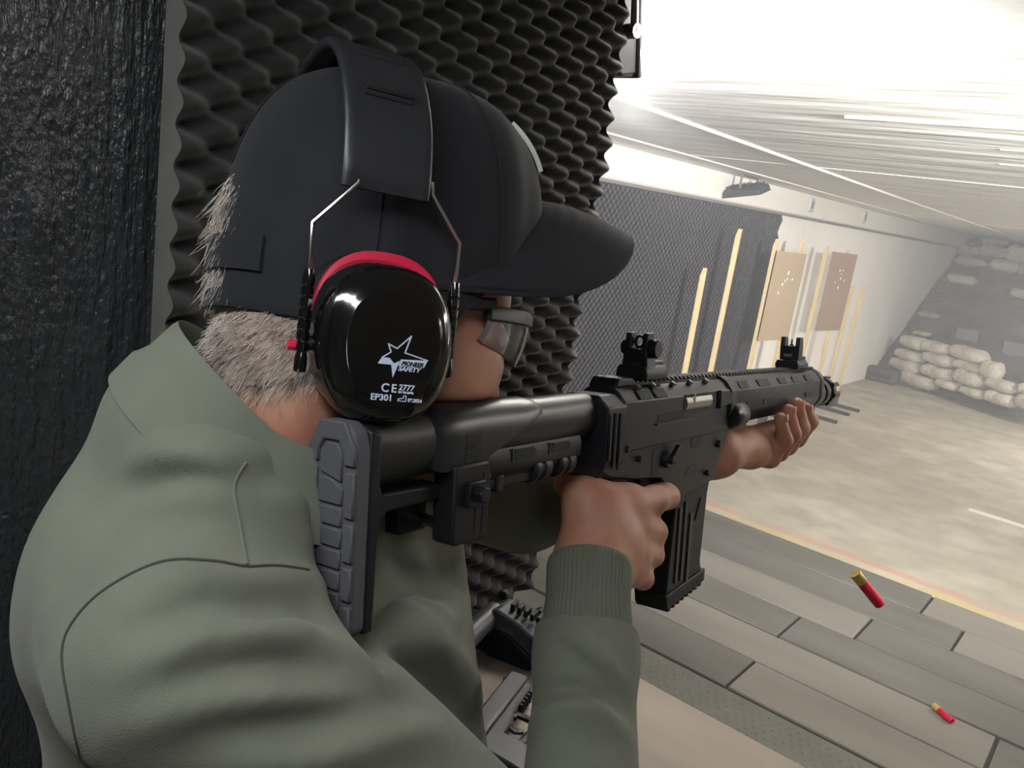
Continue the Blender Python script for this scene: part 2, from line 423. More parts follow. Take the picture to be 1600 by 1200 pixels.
# the foot wall of bags: image boxes (x0,y0,x1,y1 in the 4x crop at 1380,340) -> points on the foot plane
foot_n = Vector((.53, .85, 0)).normalized(); foot_p = Vector((-2.60, 11.30, 0))
def foot_pt(px, py):
    d = Vector(FW + RR*(px-800)/FPX - UU*(py-600)/FPX); c = Vector(CP)
    t = (foot_p-c).dot(foot_n)/d.dot(foot_n)
    return c + d*t
rowsB = [[(90,975,330,1060),(335,1015,470,1075),(485,1065,645,1125),(640,1088,825,1175),(830,1110,1010,1210)],
         [(20,885,218,965),(222,925,428,1012),(428,952,622,1055),(622,1010,832,1090),(830,1040,1010,1120)],
         [(40,825,218,895),(212,848,412,922),(395,897,608,962),(860,985,1000,1045)],
         [(60,735,216,818),(190,768,362,850),(360,800,592,895)]]
ordw = ['bottom', 'second', 'third', 'top']; posw = ['first', 'second', 'third', 'fourth', 'fifth']
for ri, row in enumerate(rowsB):
    for bi, (x0, y0, x1, y1) in enumerate(row):
        a = foot_pt(1380+x0/4, 340+(y0+y1)/8); b_ = foot_pt(1380+x1/4, 340+(y0+y1)/8)
        t_ = foot_pt(1380+(x0+x1)/8, 340+y0/4); u_ = foot_pt(1380+(x0+x1)/8, 340+y1/4)
        c = (a+b_)/2; L_ = min((b_-a).length*.99, .95); Hh = abs(t_.z-u_.z)*1.02
        zc = max(c.z, Hh/2-.005)
        c = Vector((c.x, c.y, zc)) - foot_n*(.05*ri*-1 - random.uniform(0, .03))
        yaw = math.atan2((b_-a).y, (b_-a).x) + random.uniform(-.08, .08)
        sandbag(c, yaw, L_, .26, Hh, 'pale sandbag, %s from the wall in the %s row of the foot stack' % (posw[bi], ordw[ri]), 'sandbags stacked along the foot of the berm', k=bag_count[0] % 3)
p = foot_pt(1380+170, 340+235)
sandbag(p+Vector((0, .06, -.03)), -.4, .25, .2, .21, 'upright white sandbag leaning at the right end of the foot stack', 'sandbags stacked along the foot of the berm', k=1)
slopeB = [((415,370,570,428), 'pale sandbag alone high on the dark slope, below the top row'),
          ((228,602,346,638), 'flat pale sandbag half sunk low on the slope by the wall'),
          ((205,722,290,752), 'small torn pale sandbag just above the foot stack by the wall'),
          ((812,458,900,515), 'pale sandbag alone on the slope at the right picture edge'),
          ((480,185,585,255), 'torn pale sandbag at the left end of the top row'),
          ((465,262,640,318), 'long grey sandbag under the torn one in the top row'),
          ((625,138,765,192), 'highest pinkish sandbag of the top row under the ceiling'),
          ((608,192,775,265), 'pinkish sandbag under the highest one in the top row'),
          ((775,192,910,305), 'big pale sandbag at the right end of the top row'),
          ((680,278,832,350), 'lowest pale sandbag of the top row'),
          ((850,300,960,370), 'grey sandbag under the big one at the right picture edge')]
for i, ((x0, y0, x1, y1), lab) in enumerate(slopeB):
    c = on_slope(1380+(x0+x1)/8, 340+(y0+y1)/8, .03)
    dist = float((c-CP) @ FW)
    L_ = (x1-x0)/4*dist/FPX*1.12; Hh = (y1-y0)/4*dist/FPX*1.1
    sandbag(c, -.12+random.uniform(-.15, .15), L_, .3, Hh, lab, 'sandbags lying on the berm slope', k=[0, 3, 0, 1, 3, 3, 3, 3, 0, 1, 3][i])
def plate(px, py, w, h, lab):
    c = on_slope(px, py, .05)
    t = empty('target_plate', c, [(1, 0, 0), (0, .87, .48), (0, -.48, .87)])
    MB().box((-w/2, -.012, -h/2), (w/2, .012, h/2)).build('plate', M['steelplate'], t, bevel=.006)
    mb = MB()
    for sx in (-1, 1):
        mb.box((sx*w*.35-.02, .012, -h/2-.05), (sx*w*.35+.02, .06, h*.3))
    mb.build('bracket', M['darksteel'], t)
    tag(t, lab, 'target')
plate(1509, 531, .26, .22, 'grey square target plate behind the foot stack of sandbags')
plate(1585, 554, .27, .24, 'grey square target plate on the slope at the right picture edge')
t = empty('rubber_block', (-2.62, 11.0, -.012))
MB().box((-.23, -.12, .0), (.2, .13, .17)).build('block', M['darkblock'], t, bevel=.03)
MB().box((-.15, -.13, .06), (.12, -.115, .11)).build('slot', M['darksteel'], t)
tag(t, 'dark rubber block on the floor in the corner before the sandbags', 'block')

# ---------------------------------------------------------------- target stands along the wall
def stand(posts, board, label, rot=0., bm=None):
    """posts: (y, x, z_top, lean) ; board: (z0, z1)"""
    yc = sum(p[0] for p in posts)/len(posts); xc = sum(p[1] for p in posts)/len(posts)
    t = empty('target_stand', (xc, yc, -.012))
    for (y, x, zt_, lean) in posts:
        mb = MB(); s = .020
        vs = []
        for zz_, dx in ((.03, 0), (zt_+.012, lean)):
            for (a, b_) in ((-s, -s*.7), (s, -s*.7), (s, s*.7), (-s, s*.7)):
                vs.append((x-xc+a*.8, y-yc+b_+dx, zz_ + (.04*b_/s if zz_ > .5 else 0)))
        mb.add(vs, [(0,3,2,1),(4,5,6,7),(0,1,5,4),(1,2,6,5),(2,3,7,6),(3,0,4,7)])
        mb.build('post', M['timber'], t, bevel=.002, seg=1)
        foot = MB().box((x-xc-.22, y-yc-.018, .0), (x-xc+.26, y-yc+.018, .03)).box((x-xc-.03, y-yc-.03, .03), (x-xc+.03, y-yc-.021, .16)).box((x-xc-.03, y-yc+.021, .03), (x-xc+.03, y-yc+.03, .16))
        foot.build('foot', M['darksteel'], t)
    MB().box((-.016, posts[0][0]-yc, .002), (.016, posts[-1][0]-yc, .028)).build('crossbar', M['darksteel'], t)
    if board:
        z0, z1, y0, y1, dx = board
        o = MB()
        x0 = .024
        vs = []
        for (y, d) in ((y0, 0), (y1, dx)):
            for z_ in (z0, z1):
                vs += [(x0+d, y-yc, z_+.012), (x0+d+.006, y-yc, z_+.012)]
        o.add(vs, [(0,1,3,2),(4,6,7,5),(0,4,5,1),(2,3,7,6),(0,2,6,4),(1,5,7,3)])
        bo = o.build('board', bm or M['card'], t)
        hol = MB()
        for k in range(7):
            hy, hz = random.uniform(.3, .7), random.uniform(.55, .8)
            yy_, zz_ = y0+(y1-y0)*hy-yc, z0+(z1-z0)*hz
            hol.cyl((x0+dx*hy+.005, yy_, zz_), (x0+dx*hy+.0085, yy_, zz_), random.uniform(.006, .014), 7)
        hol.build('hole_patch', M['band'], bo, kind='stuff')
    return tag(t, label, 'target stand')
stand([(5.08, -2.44, 1.305, -.02), (5.48, -2.44, 1.585, 0)], None, 'target stand without a board, two bare posts before dark wall foam')
stand([(6.18, -2.44, 1.55, 0), (6.60, -2.40, 1.565, 0)], (.80, 1.49, 6.12, 6.60, .05), 'target stand with tan cardboard beside the edge of dark wall foam')
stand([(7.33, -2.44, 1.54, 0), (7.78, -2.40, 1.53, 0)], (.83, 1.53, 7.36, 7.86, .06), 'target stand with brown cardboard before the white wall', bm=M['card_b'])
stand([(8.28, -2.44, 1.20, .03), (8.60, -2.44, 1.20, .05)], None, 'target stand without a board, short posts before the white wall')

# ---------------------------------------------------------------- floodlights
def floodlight(name, loc, axes, w, h, d, label, bracket=True, power=True):
    t = empty(name, loc, axes)           # local: +y is the beam, z up
    MB().prism([(-d, h*.32), (-d*.55, h*.5), (0, h*.5), (0, -h*.5), (-d*.55, -h*.5), (-d, -h*.32)], -w/2, w/2).build('housing', M['lamp_body'], t, bevel=.006)
    MB().box((-w/2-.004, -.004, -h/2-.004), (w/2+.004, .008, h/2+.004)).build('bezel', M['lamp_body'], t, bevel=.004)
    MB().box((-w/2+.012, .008, -h/2+.012), (w/2-.012, .010, h/2-.012)).build('lens', M['lampglass'] if power else M['plategrey'], t)
    fb = MB()
    for k in range(9):
        x = -w*.42 + w*.84*k/8
        fb.box((x-.0025, -d-.016, -h*.3), (x+.0025, -d+.004, h*.3))
    fb.build('cooling_fins', M['lamp_body'], t)
    if bracket:
        br = MB().tube([(-w/2-.016, -d*.4, 0), (-w/2-.016, -d*.4-.0, h*.85), (w/2+.016, -d*.4, h*.85), (w/2+.016, -d*.4, 0)], .007, 6)
        br.build('bracket', M['lamp_body'], t)
        MB().cyl((-w/2-.022, -d*.4, 0), (-w/2, -d*.4, 0), .012, 10).cyl((w/2, -d*.4, 0), (w/2+.022, -d*.4, 0), .012, 10).build('pivot', M['steel'], t)
    return tag(t, label, 'floodlight')
def frame(fwd, up=(0, 0, 1)):
    y = Vector(fwd).normalized(); x = y.cross(Vector(up)).normalized(); z = x.cross(y)
    return [x, y, z]
floodlight('floodlight', (-.872, 1.25, 1.925), frame((.1, .8, .2)), .15, .14, .075, 'black floodlight at the far top corner of the foam panel')
floodlight('floodlight', (-2.60, 5.83, 1.865), frame((.2, .25, -.95), (0, 1, 0)), .28, .20, .05, 'black floodlight on a bracket high on the white range wall', bracket=False, power=False)
mb = MB().tube([(-2.60, 5.70, 1.89), (-2.60, 5.70, CZ), (-2.60, 5.98, CZ), (-2.60, 5.98, 1.89)], .008, 6)
lamp2 = [o for o in COL.objects if o.name.startswith('floodlight') and o.type == 'EMPTY'][-1]
br = mb.build('bracket', M['lamp_body'], None); bpy.context.view_layer.update(); br.parent = lamp2; br.matrix_parent_inverse = lamp2.matrix_world.inverted()
for (y, lab) in ((7.55, 'grey junction plate on the white band nearer the floodlight'), (9.15, 'grey junction plate on the white band farther from the floodlight')):
    t = empty('junction_plate', (WX+.045, y, 1.90))
    MB().box((0, -.055, -.06), (.02, .055, .06)).build('box', M['plategrey'], t, bevel=.006)
    MB().box((.02, -.03, -.03), (.024, .03, .03)).build('lid', M['steelplate'], t)
    tag(t, lab, 'junction box')

# ---------------------------------------------------------------- shells
M['red_hull'] = mat('red_hull', lin(206, 28, 62), .4, noise=(60, .05))
M['brass'] = mat('brass', lin(214, 190, 110), .35, .6)
def shell(loc, fwd, label, s=1.):
    t = empty('shotgun_shell', loc, frame(fwd, (0.1, .2, 1)))
    r = .0104*s; L_ = .076*s
    MB().lathe([(r*.98, .018*s), (r, .02*s), (r, L_*.9), (r*.96, L_), (r*.8, L_+.002*s), (r*.72, L_*.93), (r*.7, .03)], 18, ax='y').build('hull', M['red_hull'], t)
    MB().lathe([(0, .001), (r*.35, .001), (r*.36, 0), (r*1.12, 0), (r*1.12, .003*s), (r*1.02, .004*s), (r*1.02, .022*s), (r*.99, .0225*s)], 18, ax='y').build('brass_head', M['brass'], t)
    return tag(t, label, 'shell')
sh = Vector((-.316, 3.266, .013)); sd = Vector((.062, -.042, 0))
shell(sh, sd, 'spent red shotgun shell lying on the grey floor planks', 1.15)
# ================================================================ THE SHOULDERED SHOTGUN (built in its own frame: x right, y muzzle, z up)
gcm = np.array([910, 58, 1290.]); gcm /= np.linalg.norm(gcm)
zcm = np.array([.0568, 1, -.085]); zcm /= np.linalg.norm(zcm); zcm -= gcm*(zcm @ gcm); zcm /= np.linalg.norm(zcm)
BAS = np.stack([RR, UU, FW])
GYv, GZv = gcm @ BAS, zcm @ BAS; GXv = np.cross(GYv, GZv); G0 = P(512, 790, .475)
def g2w(x, y, z): return G0 + GXv*x + GYv*y + GZv*z
M['poly'] = mat('black_polymer', lin(27, 28, 31), .44, spec=.28, noise=(30, .06), bump=(900, .12, .0004))
M['poly2'] = mat('black_polymer_satin', lin(32, 33, 36), .34, spec=.42, noise=(30, .05))
M['rubber'] = mat('grey_rubber', lin(76, 76, 80), .75, spec=.3, noise=(40, .06), bump=(700, .15, .0004))
M['anod'] = mat('black_anodised', lin(26, 27, 30), .40, spec=.28, noise=(30, .06), bump=(1200, .08, .0003))
M['anod_dark'] = mat('recess_black', lin(17, 17, 19), .7)
M['bolt'] = mat('bolt_steel', lin(150, 148, 142), .34, .85, noise=(60, .1))
gun = empty('shotgun', G0, [GXv, GYv, GZv])
tag(gun, 'black magazine-fed shotgun shouldered and aimed downrange by the person', 'shotgun')
# butt pad -----------------------------------------------------
def oct_(w, zt, zb, ct, cb):
    return [(-w+ct*.75, zt), (w-ct*.75, zt), (w-ct*.2, zt-ct*.5), (w, zt-ct*1.3), (w, zb+cb), (w-cb, zb), (-w+cb, zb), (-w, zb+cb), (-w, zt-ct*1.3), (-w+ct*.2, zt-ct*.5)]
pad = MB().prism(oct_(.0195, .0495, -.078, .013, .006), .0025, .0145, ax='y').build('butt_pad', M['rubber'], gun, bevel=.0025, seg=3)
rim = MB()      # raised, notched rim and tread of the rear face
wR = .0195
for a, b_ in [(-.0765, -.0565), (-.0535, -.034), (-.031, -.0085), (-.0055, .0215)]:
    for s in (-1, 1):
        rim.box((s*wR-(.0080 if s > 0 else 0), .0006, a), (s*wR+(.0080 if s < 0 else 0), .004, b_))
rim.prism([(-.0195, .0245), (-.0105, .0245), (-.0105, .032), (-.006, .038), (.006, .038), (.0105, .032), (.0105, .0245), (.0195, .0245), (.0195, .034), (.0105, .0495), (-.0105, .0495), (-.0195, .034)], .0006, .004, ax='y')
rim.build('pad_rim', M['rubber'], pad, bevel=.001, seg=1)
for k in range(7):
    z0 = .012 - k*.0125
    MB().prism([(-.0098, z0), (.0098, z0), (.0098, z0-.0108), (-.0098, z0-.0108)] if k else [(-.0098, z0+.004), (.0, z0+.004), (.0098, z0-.001), (.0098, z0-.0108), (-.0098, z0-.0108)], .0009, .004, ax='y').build('tread_block', M['rubber'], pad, bevel=.0008, seg=1)
MB().prism([(-.0088, .019), (.0088, .0145), (.0088, .031), (.005, .0365), (-.005, .0365), (-.0088, .031)], .0009, .004, ax='y').build('tread_block', M['rubber'], pad, bevel=.0008, seg=1)
# stock ---------------------------------------------------------
def arch(w, zt, zb, n=14, p=2.3, zc=None, bot=0.5):
    """closed section: round above, softly squared below"""
    zc = (zt+zb)/2 if zc is None else zc; pts = []
    for k in range(n*2):
        a = 2*math.pi*k/(n*2); c, s = math.cos(a), math.sin(a)
        pts.append((w*math.copysign(abs(c)**(2/p), c), zc + ((zt-zc) if s > 0 else (zc-zb))*math.copysign(abs(s)**(2/p), s)))
    return pts
def sect(pts, y): return [(x, y, z) for x, z in pts]
stk = MB()
stk.loft([sect(arch(.0185, .048, .008, p=3), .0145), sect(arch(.0182, .0495, .0085, p=2.6), .03), sect(arch(.0178, .0505, .0085), .06), sect(arch(.0172, .0515, .009), .10), sect(arch(.0165, .0515, .011), .13)])
stk.prism([(.0145, .045), (.0235, .042), (.0235, .012), (.026, .006), (.024, -.02), (.022, -.0765), (.0145, -.0765)], -.0185, .0185)
stock = stk.build('stock', M['poly'], gun, bevel=.0018, seg=2)
MB().prism([(.022, .0035), (.092, .002), (.092, -.0085), (.04, -.0085), (.024, -.018)], -.010, .010).build('stock_strut', M['poly'], stock, bevel=.0015)
# cheek piece
ck = []
for y, zb, w, zt in [(.072, .014, .0172, .0512), (.078, .012, .0194, .0532), (.100, .0105, .0198, .0545), (.122, .012, .0198, .055), (.130, .018, .0197, .055), (.150, .0255, .0196, .055), (.170, .0325, .0194, .0548), (.186, .0395, .019, .0542), (.194, .0425, .0178, .0525), (.198, .045, .015, .0495)]:
    zr = max(zb+.001, zt-.019); ring = [(w, zb), (w, zr)]
    for k in range(1, 10):
        a = math.pi*k/10
        ring.append((w*math.cos(a)*.99, zr + (zt-zr)*math.sin(a)**.85))
    ring += [(-w, zr), (-w, zb)]
    ck.append(sect(ring, y))
cheek = MB().loft(ck).build('cheek_rest', M['poly2'], gun, bevel=.001, angle=60)
gr = MB()
for k in range(9):
    gr.box((.0185, .1005, .0135+k*.0024), (.0205, .1165, .0147+k*.0024))
gr.build('grip_ridges', M['poly'], cheek)
# clamp with two lugs, a pin and a hexagon bolt
cl = MB()
cl.prism([(.088, .0155), (.124, .0155), (.127, .008), (.126, -.0365), (.122, -.0385), (.092, -.0385), (.0885, -.036)], .004, .0225)
cl.prism([(.070, -.0105), (.100, -.0105), (.100, -.034), (.072, -.034)], -.024, -.010)
clamp = cl.build('stock_clamp', M['poly'], gun, bevel=.0018, seg=2)
MB().cyl((-.012, .094, -.026), (.008, .094, -.026), .0042, 12).build('clamp_pin', M['steel'], clamp)
MB().box((.022, .0995, -.0135), (.0265, .1165, .004)).cyl((.026, .108, -.0045), (.0335, .108, -.0045), .0062, 6).build('hexagon_bolt', M['anod'], clamp, bevel=.001)
MB().box((.0222, .111, -.033), (.0229, .1142, -.015)).box((.0222, .1188, -.033), (.0229, .1202, .008)).build('slot', M['anod_dark'], clamp)
# buffer tube and lower rail of the stock
bt = arch(.0165, .0525, .0135, n=14, p=2.4, zc=.034)
MB().loft([sect(bt, .120), sect(bt, .270), sect([(x*.93, .034+(z-.034)*.95) for x, z in bt], .286)]).build('buffer_tube', M['poly2'], gun, angle=50)
lr = MB().prism([(-.0125, .021), (.0125, .021), (.0145, .015), (.0145, .004), (.010, -.003), (-.010, -.003), (-.0145, .004), (-.0145, .015)], .124, .262, ax='y').build('lower_rail', M['poly'], gun, bevel=.0012)
for y in (.165, .215):
    MB().prism([(y, .0135), (y+.003, .0175), (y+.026, .0175), (y+.029, .0135), (y+.026, .010), (y+.003, .010)], .0142, .0149).build('slot', M['anod_dark'], lr)
    MB().box((.0143, y-.003, .009), (.0152, y-.001, .0185)).build('slot_lip', M['poly2'], lr)
for y0 in (.196, .232):
    MB().lathe([(.0, y0), (.0095, y0), (.0115, y0+.002), (.0115, y0+.008), (.0100, y0+.0095), (.0100, y0+.0125), (.0115, y0+.014), (.0115, y0+.022), (.0095, y0+.026), (0, y0+.026)], 18, Matrix.Translation((.004, 0, -.0015)), ax='y').build('rubber_bumper', M['poly'], lr, angle=40)
MB().box((-.008, .135, -.010), (.010, .200, -.001)).box((-.006, .150, -.013), (.012, .158, .000)).build('latch', M['poly'], lr, bevel=.0015)
MB().box((.0125, .1295, .001), (.0152, .1365, .0035)).build('latch_pin', M['steel'], lr)
# receiver ------------------------------------------------------
ocx = [(-.015, .0515), (.015, .0515), (.0255, .042), (.0258, .0385), (.0258, -.006), (.018, -.020), (-.018, -.020), (-.0258, -.006), (-.0258, .0385), (-.0255, .042)]
rc = MB().prism(ocx, .284, .318, ax='y')
recv = rc.build('receiver', M['anod'], gun, bevel=.0012)
up = [(-.0115, .0565), (.0115, .0565), (.0175, .0530), (.0245, .0445), (.0245, .000), (-.0245, .000), (-.0245, .0445), (-.0175, .0530)]
MB().prism(up, .316, .572, ax='y').build('upper_receiver', M['anod'], recv, bevel=.0012)
MB().prism([(.312, .0015), (.572, .0015), (.572, -.0125), (.562, -.022), (.545, -.043), (.552, -.046), (.552, -.053), (.520, -.056), (.448, -.062), (.432, -.058), (.405, -.034), (.345, -.028), (.300, -.020), (.286, -.014), (.290, .0)], -.0225, .0225).build('lower_receiver', M['anod'], recv, bevel=.002)
MB().prism([(.318, .0555), (.326, .0645), (.352, .0645), (.366, .0565)], -.016, .012).build('charging_hump', M['anod'], recv, bevel=.002)
rg = MB()
for k, (y, z0, z1) in enumerate([(.288, -.004, .036), (.297, -.010, .037), (.306, -.013, .036)]):
    rg.box((.0255, y-.0022, z0), (.0275, y+.0022, z1))
rg.build('rear_ribs', M['anod'], recv, bevel=.0008, seg=1)
mb = MB()
for (y, z, r) in [(.326, .003, .0035), (.353, -.009, .003), (.548, -.014, .0042), (.52, -.043, .003)]:
    mb.cyl((.022, y, z), (.0262, y, z), r, 12)
mb.build('receiver_pin', M['anod'], recv, bevel=.0006)
mb = MB().cyl((.022, .412, -.016), (.0275, .412, -.016), .0085, 8).prism([(.412, -.012), (.426, -.002), (.430, -.006), (.418, -.020)], .026, .031)
mb.cyl((.026, .412, -.016), (.0315, .412, -.016), .004, 10)
mb.build('selector', M['anod'], recv, bevel=.0008)
mb = MB()
for poly in ([(.382, -.030), (.382, -.004), (.396, -.002), (.398, -.030)], [(.470, -.006), (.476, .003), (.498, .003), (.502, -.006), (.496, -.012), (.476, -.012)], [(.462, -.040), (.470, -.030), (.490, -.030), (.486, -.042)]):
    mb.prism(poly, .0222, .0229)
mb.build('side_recess', M['anod_dark'], recv)
# ejection port, bolt, cocking slot
MB().prism([(.442, .0270), (.442, .0455), (.524, .0455), (.532, .038), (.532, .0270)], .0243, .0250).build('ejection_port', M['anod_dark'], recv)
MB().tube([(.0165, .446, .0365), (.0165, .512, .0365)], .0105, 18).box((.0262, .462, .036), (.0275, .464, .047)).build('bolt', M['bolt'], recv, bevel=.0006)
MB().box((.0243, .384, .0225), (.0250, .444, .0295)).build('cocking_slot', M['anod_dark'], recv)
MB().box((.0243, .380, .0195), (.0262, .470, .0218)).build('port_lip', M['poly2'], recv)
MB().prism([(.530, .026), (.530, .047), (.556, .047), (.566, .040), (.566, .030)], .024, .0285).build('deflector', M['anod'], recv, bevel=.002)
mb = MB()
for y in (.352, .384, .428, .470, .512):
    mb.cyl((.0150, y, .0570), (.0190, y, .0545), .0030, 10)
mb.build('rail_screw', M['steel'], recv)
mb = MB()
for y in (.345, .378):
    mb.add([(.0180, y, .0530), (.0243, y, .0455), (.0243, y+.024, .0455), (.0180, y+.024, .0530), (.0188, y, .0536), (.0251, y, .0461), (.0251, y+.024, .0461), (.0188, y+.024, .0536)],
           [(0,3,2,1),(4,5,6,7),(0,1,5,4),(1,2,6,5),(2,3,7,6),(3,0,4,7)])
mb.build('receiver_vent', M['anod_dark'], recv)
# top rail
rl = MB().box((-.0095, .34, .055), (.0095, .952, .0592))
for k in range(61):
    y = .343 + .010*k
    rl.prism([(-.0105, .0590), (.0105, .0590), (.0105, .0605), (.0085, .0622), (-.0085, .0622), (-.0105, .0605)], y, y+.0052, ax='y')
rl.build('top_rail', M['anod'], gun)
# handguard
hg = [(-.011, .058), (.011, .058), (.019, .053), (.0255, .044), (.0262, .018), (.018, .004), (.009, .0005), (-.009, .0005), (-.018, .004), (-.0262, .018), (-.0255, .044), (-.019, .053)]
hgo = MB().prism(hg, .571, .952, ax='y').build('handguard', M['poly'], gun, bevel=.0015)
MB().prism([(x*1.06, .03+(z-.03)*1.05) for x, z in hg], .566, .584, ax='y').prism([(x*1.04, .03+(z-.03)*1.03) for x, z in hg], .938, .956, ax='y').build('collar', M['anod'], hgo, bevel=.001)
for (y0, y1) in ((.60, .63), (.665, .705), (.745, .775), (.805, .835), (.865, .895)):
    a, b_ = Vector((.0196, 0, .0530)), Vector((.0252, 0, .0450)); nrm = Vector((.82, 0, .57))*.0006
    vs = []
    for q in (a, b_):
        for y in (y0, y1):
            vs += [(q.x, y, q.z), (q.x+nrm.x, y, q.z+nrm.z)]
    MB().add(vs, [(1, 3, 7, 5), (0, 4, 6, 2), (0, 1, 5, 4), (2, 6, 7, 3), (0, 2, 3, 1), (4, 5, 7, 6)]).build('vent_slot', M['anod_dark'], hgo)
for (y0, y1) in ((.62, .65), (.68, .71), (.86, .89)):
    MB().box((.0255, y0, .022), (.0268, y1, .029)).build('side_slot', M['anod_dark'], hgo)
MB().lathe([(0, .576), (.013, .576), (.0155, .579), (.0155, .610), (.012, .616), (0, .616)], 18, Matrix.Translation((.020, 0, .015)), ax='y').build('gas_plug', M['poly2'], hgo, angle=40)
# barrel and muzzle device
MB().cyl((0, .945, .021), (0, 1.02, .021), .0125, 20).build('barrel', M['anod'], gun)
mz = [(0, .966), (.0165, .966), (.0215, .970), (.0215, .990), (.0175, .993), (.0175, 1.000), (.0215, 1.003), (.0215, 1.022), (.0180, 1.026), (.0180, 1.033), (.0225, 1.036), (.0225, 1.050), (.0190, 1.056), (.0120, 1.056), (.0115, 1.045), (0, 1.045)]
mzo = MB().lathe(mz, 22, Matrix.Translation((0, 0, .020)), ax='y').build('muzzle_device', M['anod'], gun, angle=30)
mb = MB()
for k in range(8):
    a = 2*math.pi*k/8+.2
    mb.box((-.003, 1.036, .0215), (.003, 1.066, .0245), Matrix.Translation((0, 0, .020)) @ Matrix.Rotation(a, 4, 'Y'))
mb.build('muzzle_tooth', M['anod'], mzo)
# sights
def sight_rear():
    y = .388
    b = MB()
    b.prism([(-.0155, .0610), (.0155, .0610), (.0165, .0660), (.0150, .0725), (.0120, .0745), (-.0120, .0745), (-.0150, .0725), (-.0165, .0660)], y-.017, y+.030, ax='y')
    s = b.build('rear_sight', M['anod'], gun, bevel=.0012)
    MB().prism([(-.0135, .072), (.0135, .072), (.0115, .090), (-.0115, .090)], y-.012, y+.008, ax='y').build('sight_body', M['anod'], s, bevel=.001)
    for sx in (-1, 1):
        MB().prism([(y-.012, .086), (y-.010, .1045), (y+.002, .1055), (y+.008, .096), (y+.008, .086)], sx*.0088-.0028, sx*.0088+.0028).build('ear', M['anod'], s, bevel=.001)
    rg_ = []
    for k in range(16):
        a = 2*math.pi*k/16; rg_.append((.0045*math.cos(a), y-.003, .0965+.0052*math.sin(a)))
    MB().tube(rg_+rg_[:1], .0014, 8, caps=False).box((-.0025, y-.005, .086), (.0025, y-.001, .0925)).build('aperture', M['anod'], s)
    kn = MB().lathe([(0, .0115), (.0082, .0115), (.0090, .0125), (.0090, .0185), (.0080, .0195), (0, .0195)], 14, Matrix.Translation((0, y-.002, .0905)), ax='x')
    kn.lathe([(0, -.0175), (.0065, -.0175), (.0070, -.0165), (.0070, -.0115), (0, -.0115)], 14, Matrix.Translation((0, y-.002, .0905)), ax='x')
    kn.build('windage_knob', M['anod'], s, angle=30)
    MB().box((-.0075, y-.0135, .0640), (.0075, y-.0115, .0765)).build('folding_latch', M['anod_dark'], s)
    MB().box((-.009, y+.006, .073), (.009, y+.034, .0785)).build('spring_block', M['anod'], s, bevel=.0012)
sight_rear()
def sight_front():
    y = .868
    s = MB().prism([(-.0155, .0610), (.0155, .0610), (.0165, .0665), (.0140, .0730), (-.0140, .0730), (-.0165, .0665)], y-.020, y+.026, ax='y').build('front_sight', M['anod'], gun, bevel=.0012)
    MB().prism([(-.0130, .0715), (.0130, .0715), (.0135, .0930), (-.0135, .0930)], y-.012, y+.008, ax='y').build('sight_body', M['anod'], s, bevel=.001)
    for sx in (-1, 1):
        MB().prism([(y-.012, .090), (y-.010, .1055), (y+.004, .1055), (y+.008, .090)], sx*.0105-.0030, sx*.0105+.0030).build('ear', M['anod'], s, bevel=.0008)
    MB().cyl((0, y-.003, .092), (0, y-.003, .1025), .0014, 8, r2=.0009).cyl((0, y-.003, .090), (0, y-.003, .095), .003, 8).build('front_post', M['anod'], s)
    MB().cyl((-.006, y-.0135, .076), (.006, y-.0135, .076), .0055, 12).build('folding_pivot', M['anod_dark'], s)
    MB().box((-.009, y+.008, .071), (.012, y+.030, .0785)).box((-.009, y+.026, .060), (.0135, y+.040, .0690)).build('spring_block', M['anod'], s, bevel=.0012)
sight_front()
# magazine
mg = MB().prism([(.452, -.050), (.548, -.055), (.544, -.069), (.538, -.145), (.546, -.166), (.546, -.171), (.456, -.1775), (.450, -.172), (.452, -.150), (.460, -.060)], -.0165, .0165).build('magazine', M['poly'], gun, bevel=.0015)
mb = MB()
for (y0, y1, z0, z1) in [(.468, .474, -.155, -.075), (.482, .487, -.155, -.070), (.497, .505, -.160, -.085)]:
    mb.box((.0163, y0, z0), (.0180, y1, z1))
mb.prism([(.512, -.095), (.524, -.071), (.526, -.072), (.514, -.096)], .0163, .0178)
mb.build('magazine_rib', M['poly2'], mg, bevel=.0006, seg=1)
bp_ = MB().prism([(.448, -.163), (.550, -.156), (.550, -.170), (.452, -.1785)], -.0185, .0185).build('base_plate', M['poly'], mg, bevel=.0012)
mb = MB()
for k in range(8):
    y = .455 + k*.0115
    mb.box((-.0185, y, -.1815+.0095*k/9), (.0185, y+.006, -.168+.0095*k/9))
mb.build('base_ridge', M['poly'], bp_, bevel=.0006, seg=1)
# grip and trigger guard
gp_ = MB().loft([sect(arch(.0165, .366, .306, n=10, p=2.5), -.020)]*0 or [
    [(x*s, yc+(q-.335)*sy, z) for x, q in arch(.0165, .364, .306, n=10, p=2.5)] for z, yc, s, sy in [(-.012, .338, .9, 1.0), (-.035, .334, .98, .86), (-.06, .332, 1.0, .84), (-.09, .327, 1.0, .86), (-.125, .320, 1.04, .92), (-.132, .319, .98, .86)]])
gp_.build('pistol_grip', mat('grip_brown_black', lin(40, 32, 31), .45, noise=(40, .1)), gun, angle=50)  # brown in the base colour stands for a reddish reflection
MB().tube([(0, .362, -.028), (0, .368, -.056), (0, .380, -.064), (0, .415, -.066), (0, .435, -.062), (0, .445, -.050)], .0045, 8, squash=1.5, up=(1, 0, 0)).build('trigger_guard', M['poly'], gun)
MB().tube([(0, .398, -.030), (0, .400, -.042), (0, .397, -.052), (0, .402, -.058)], [.0035, .0035, .003, .002], 8).build('trigger', M['anod'], gun)
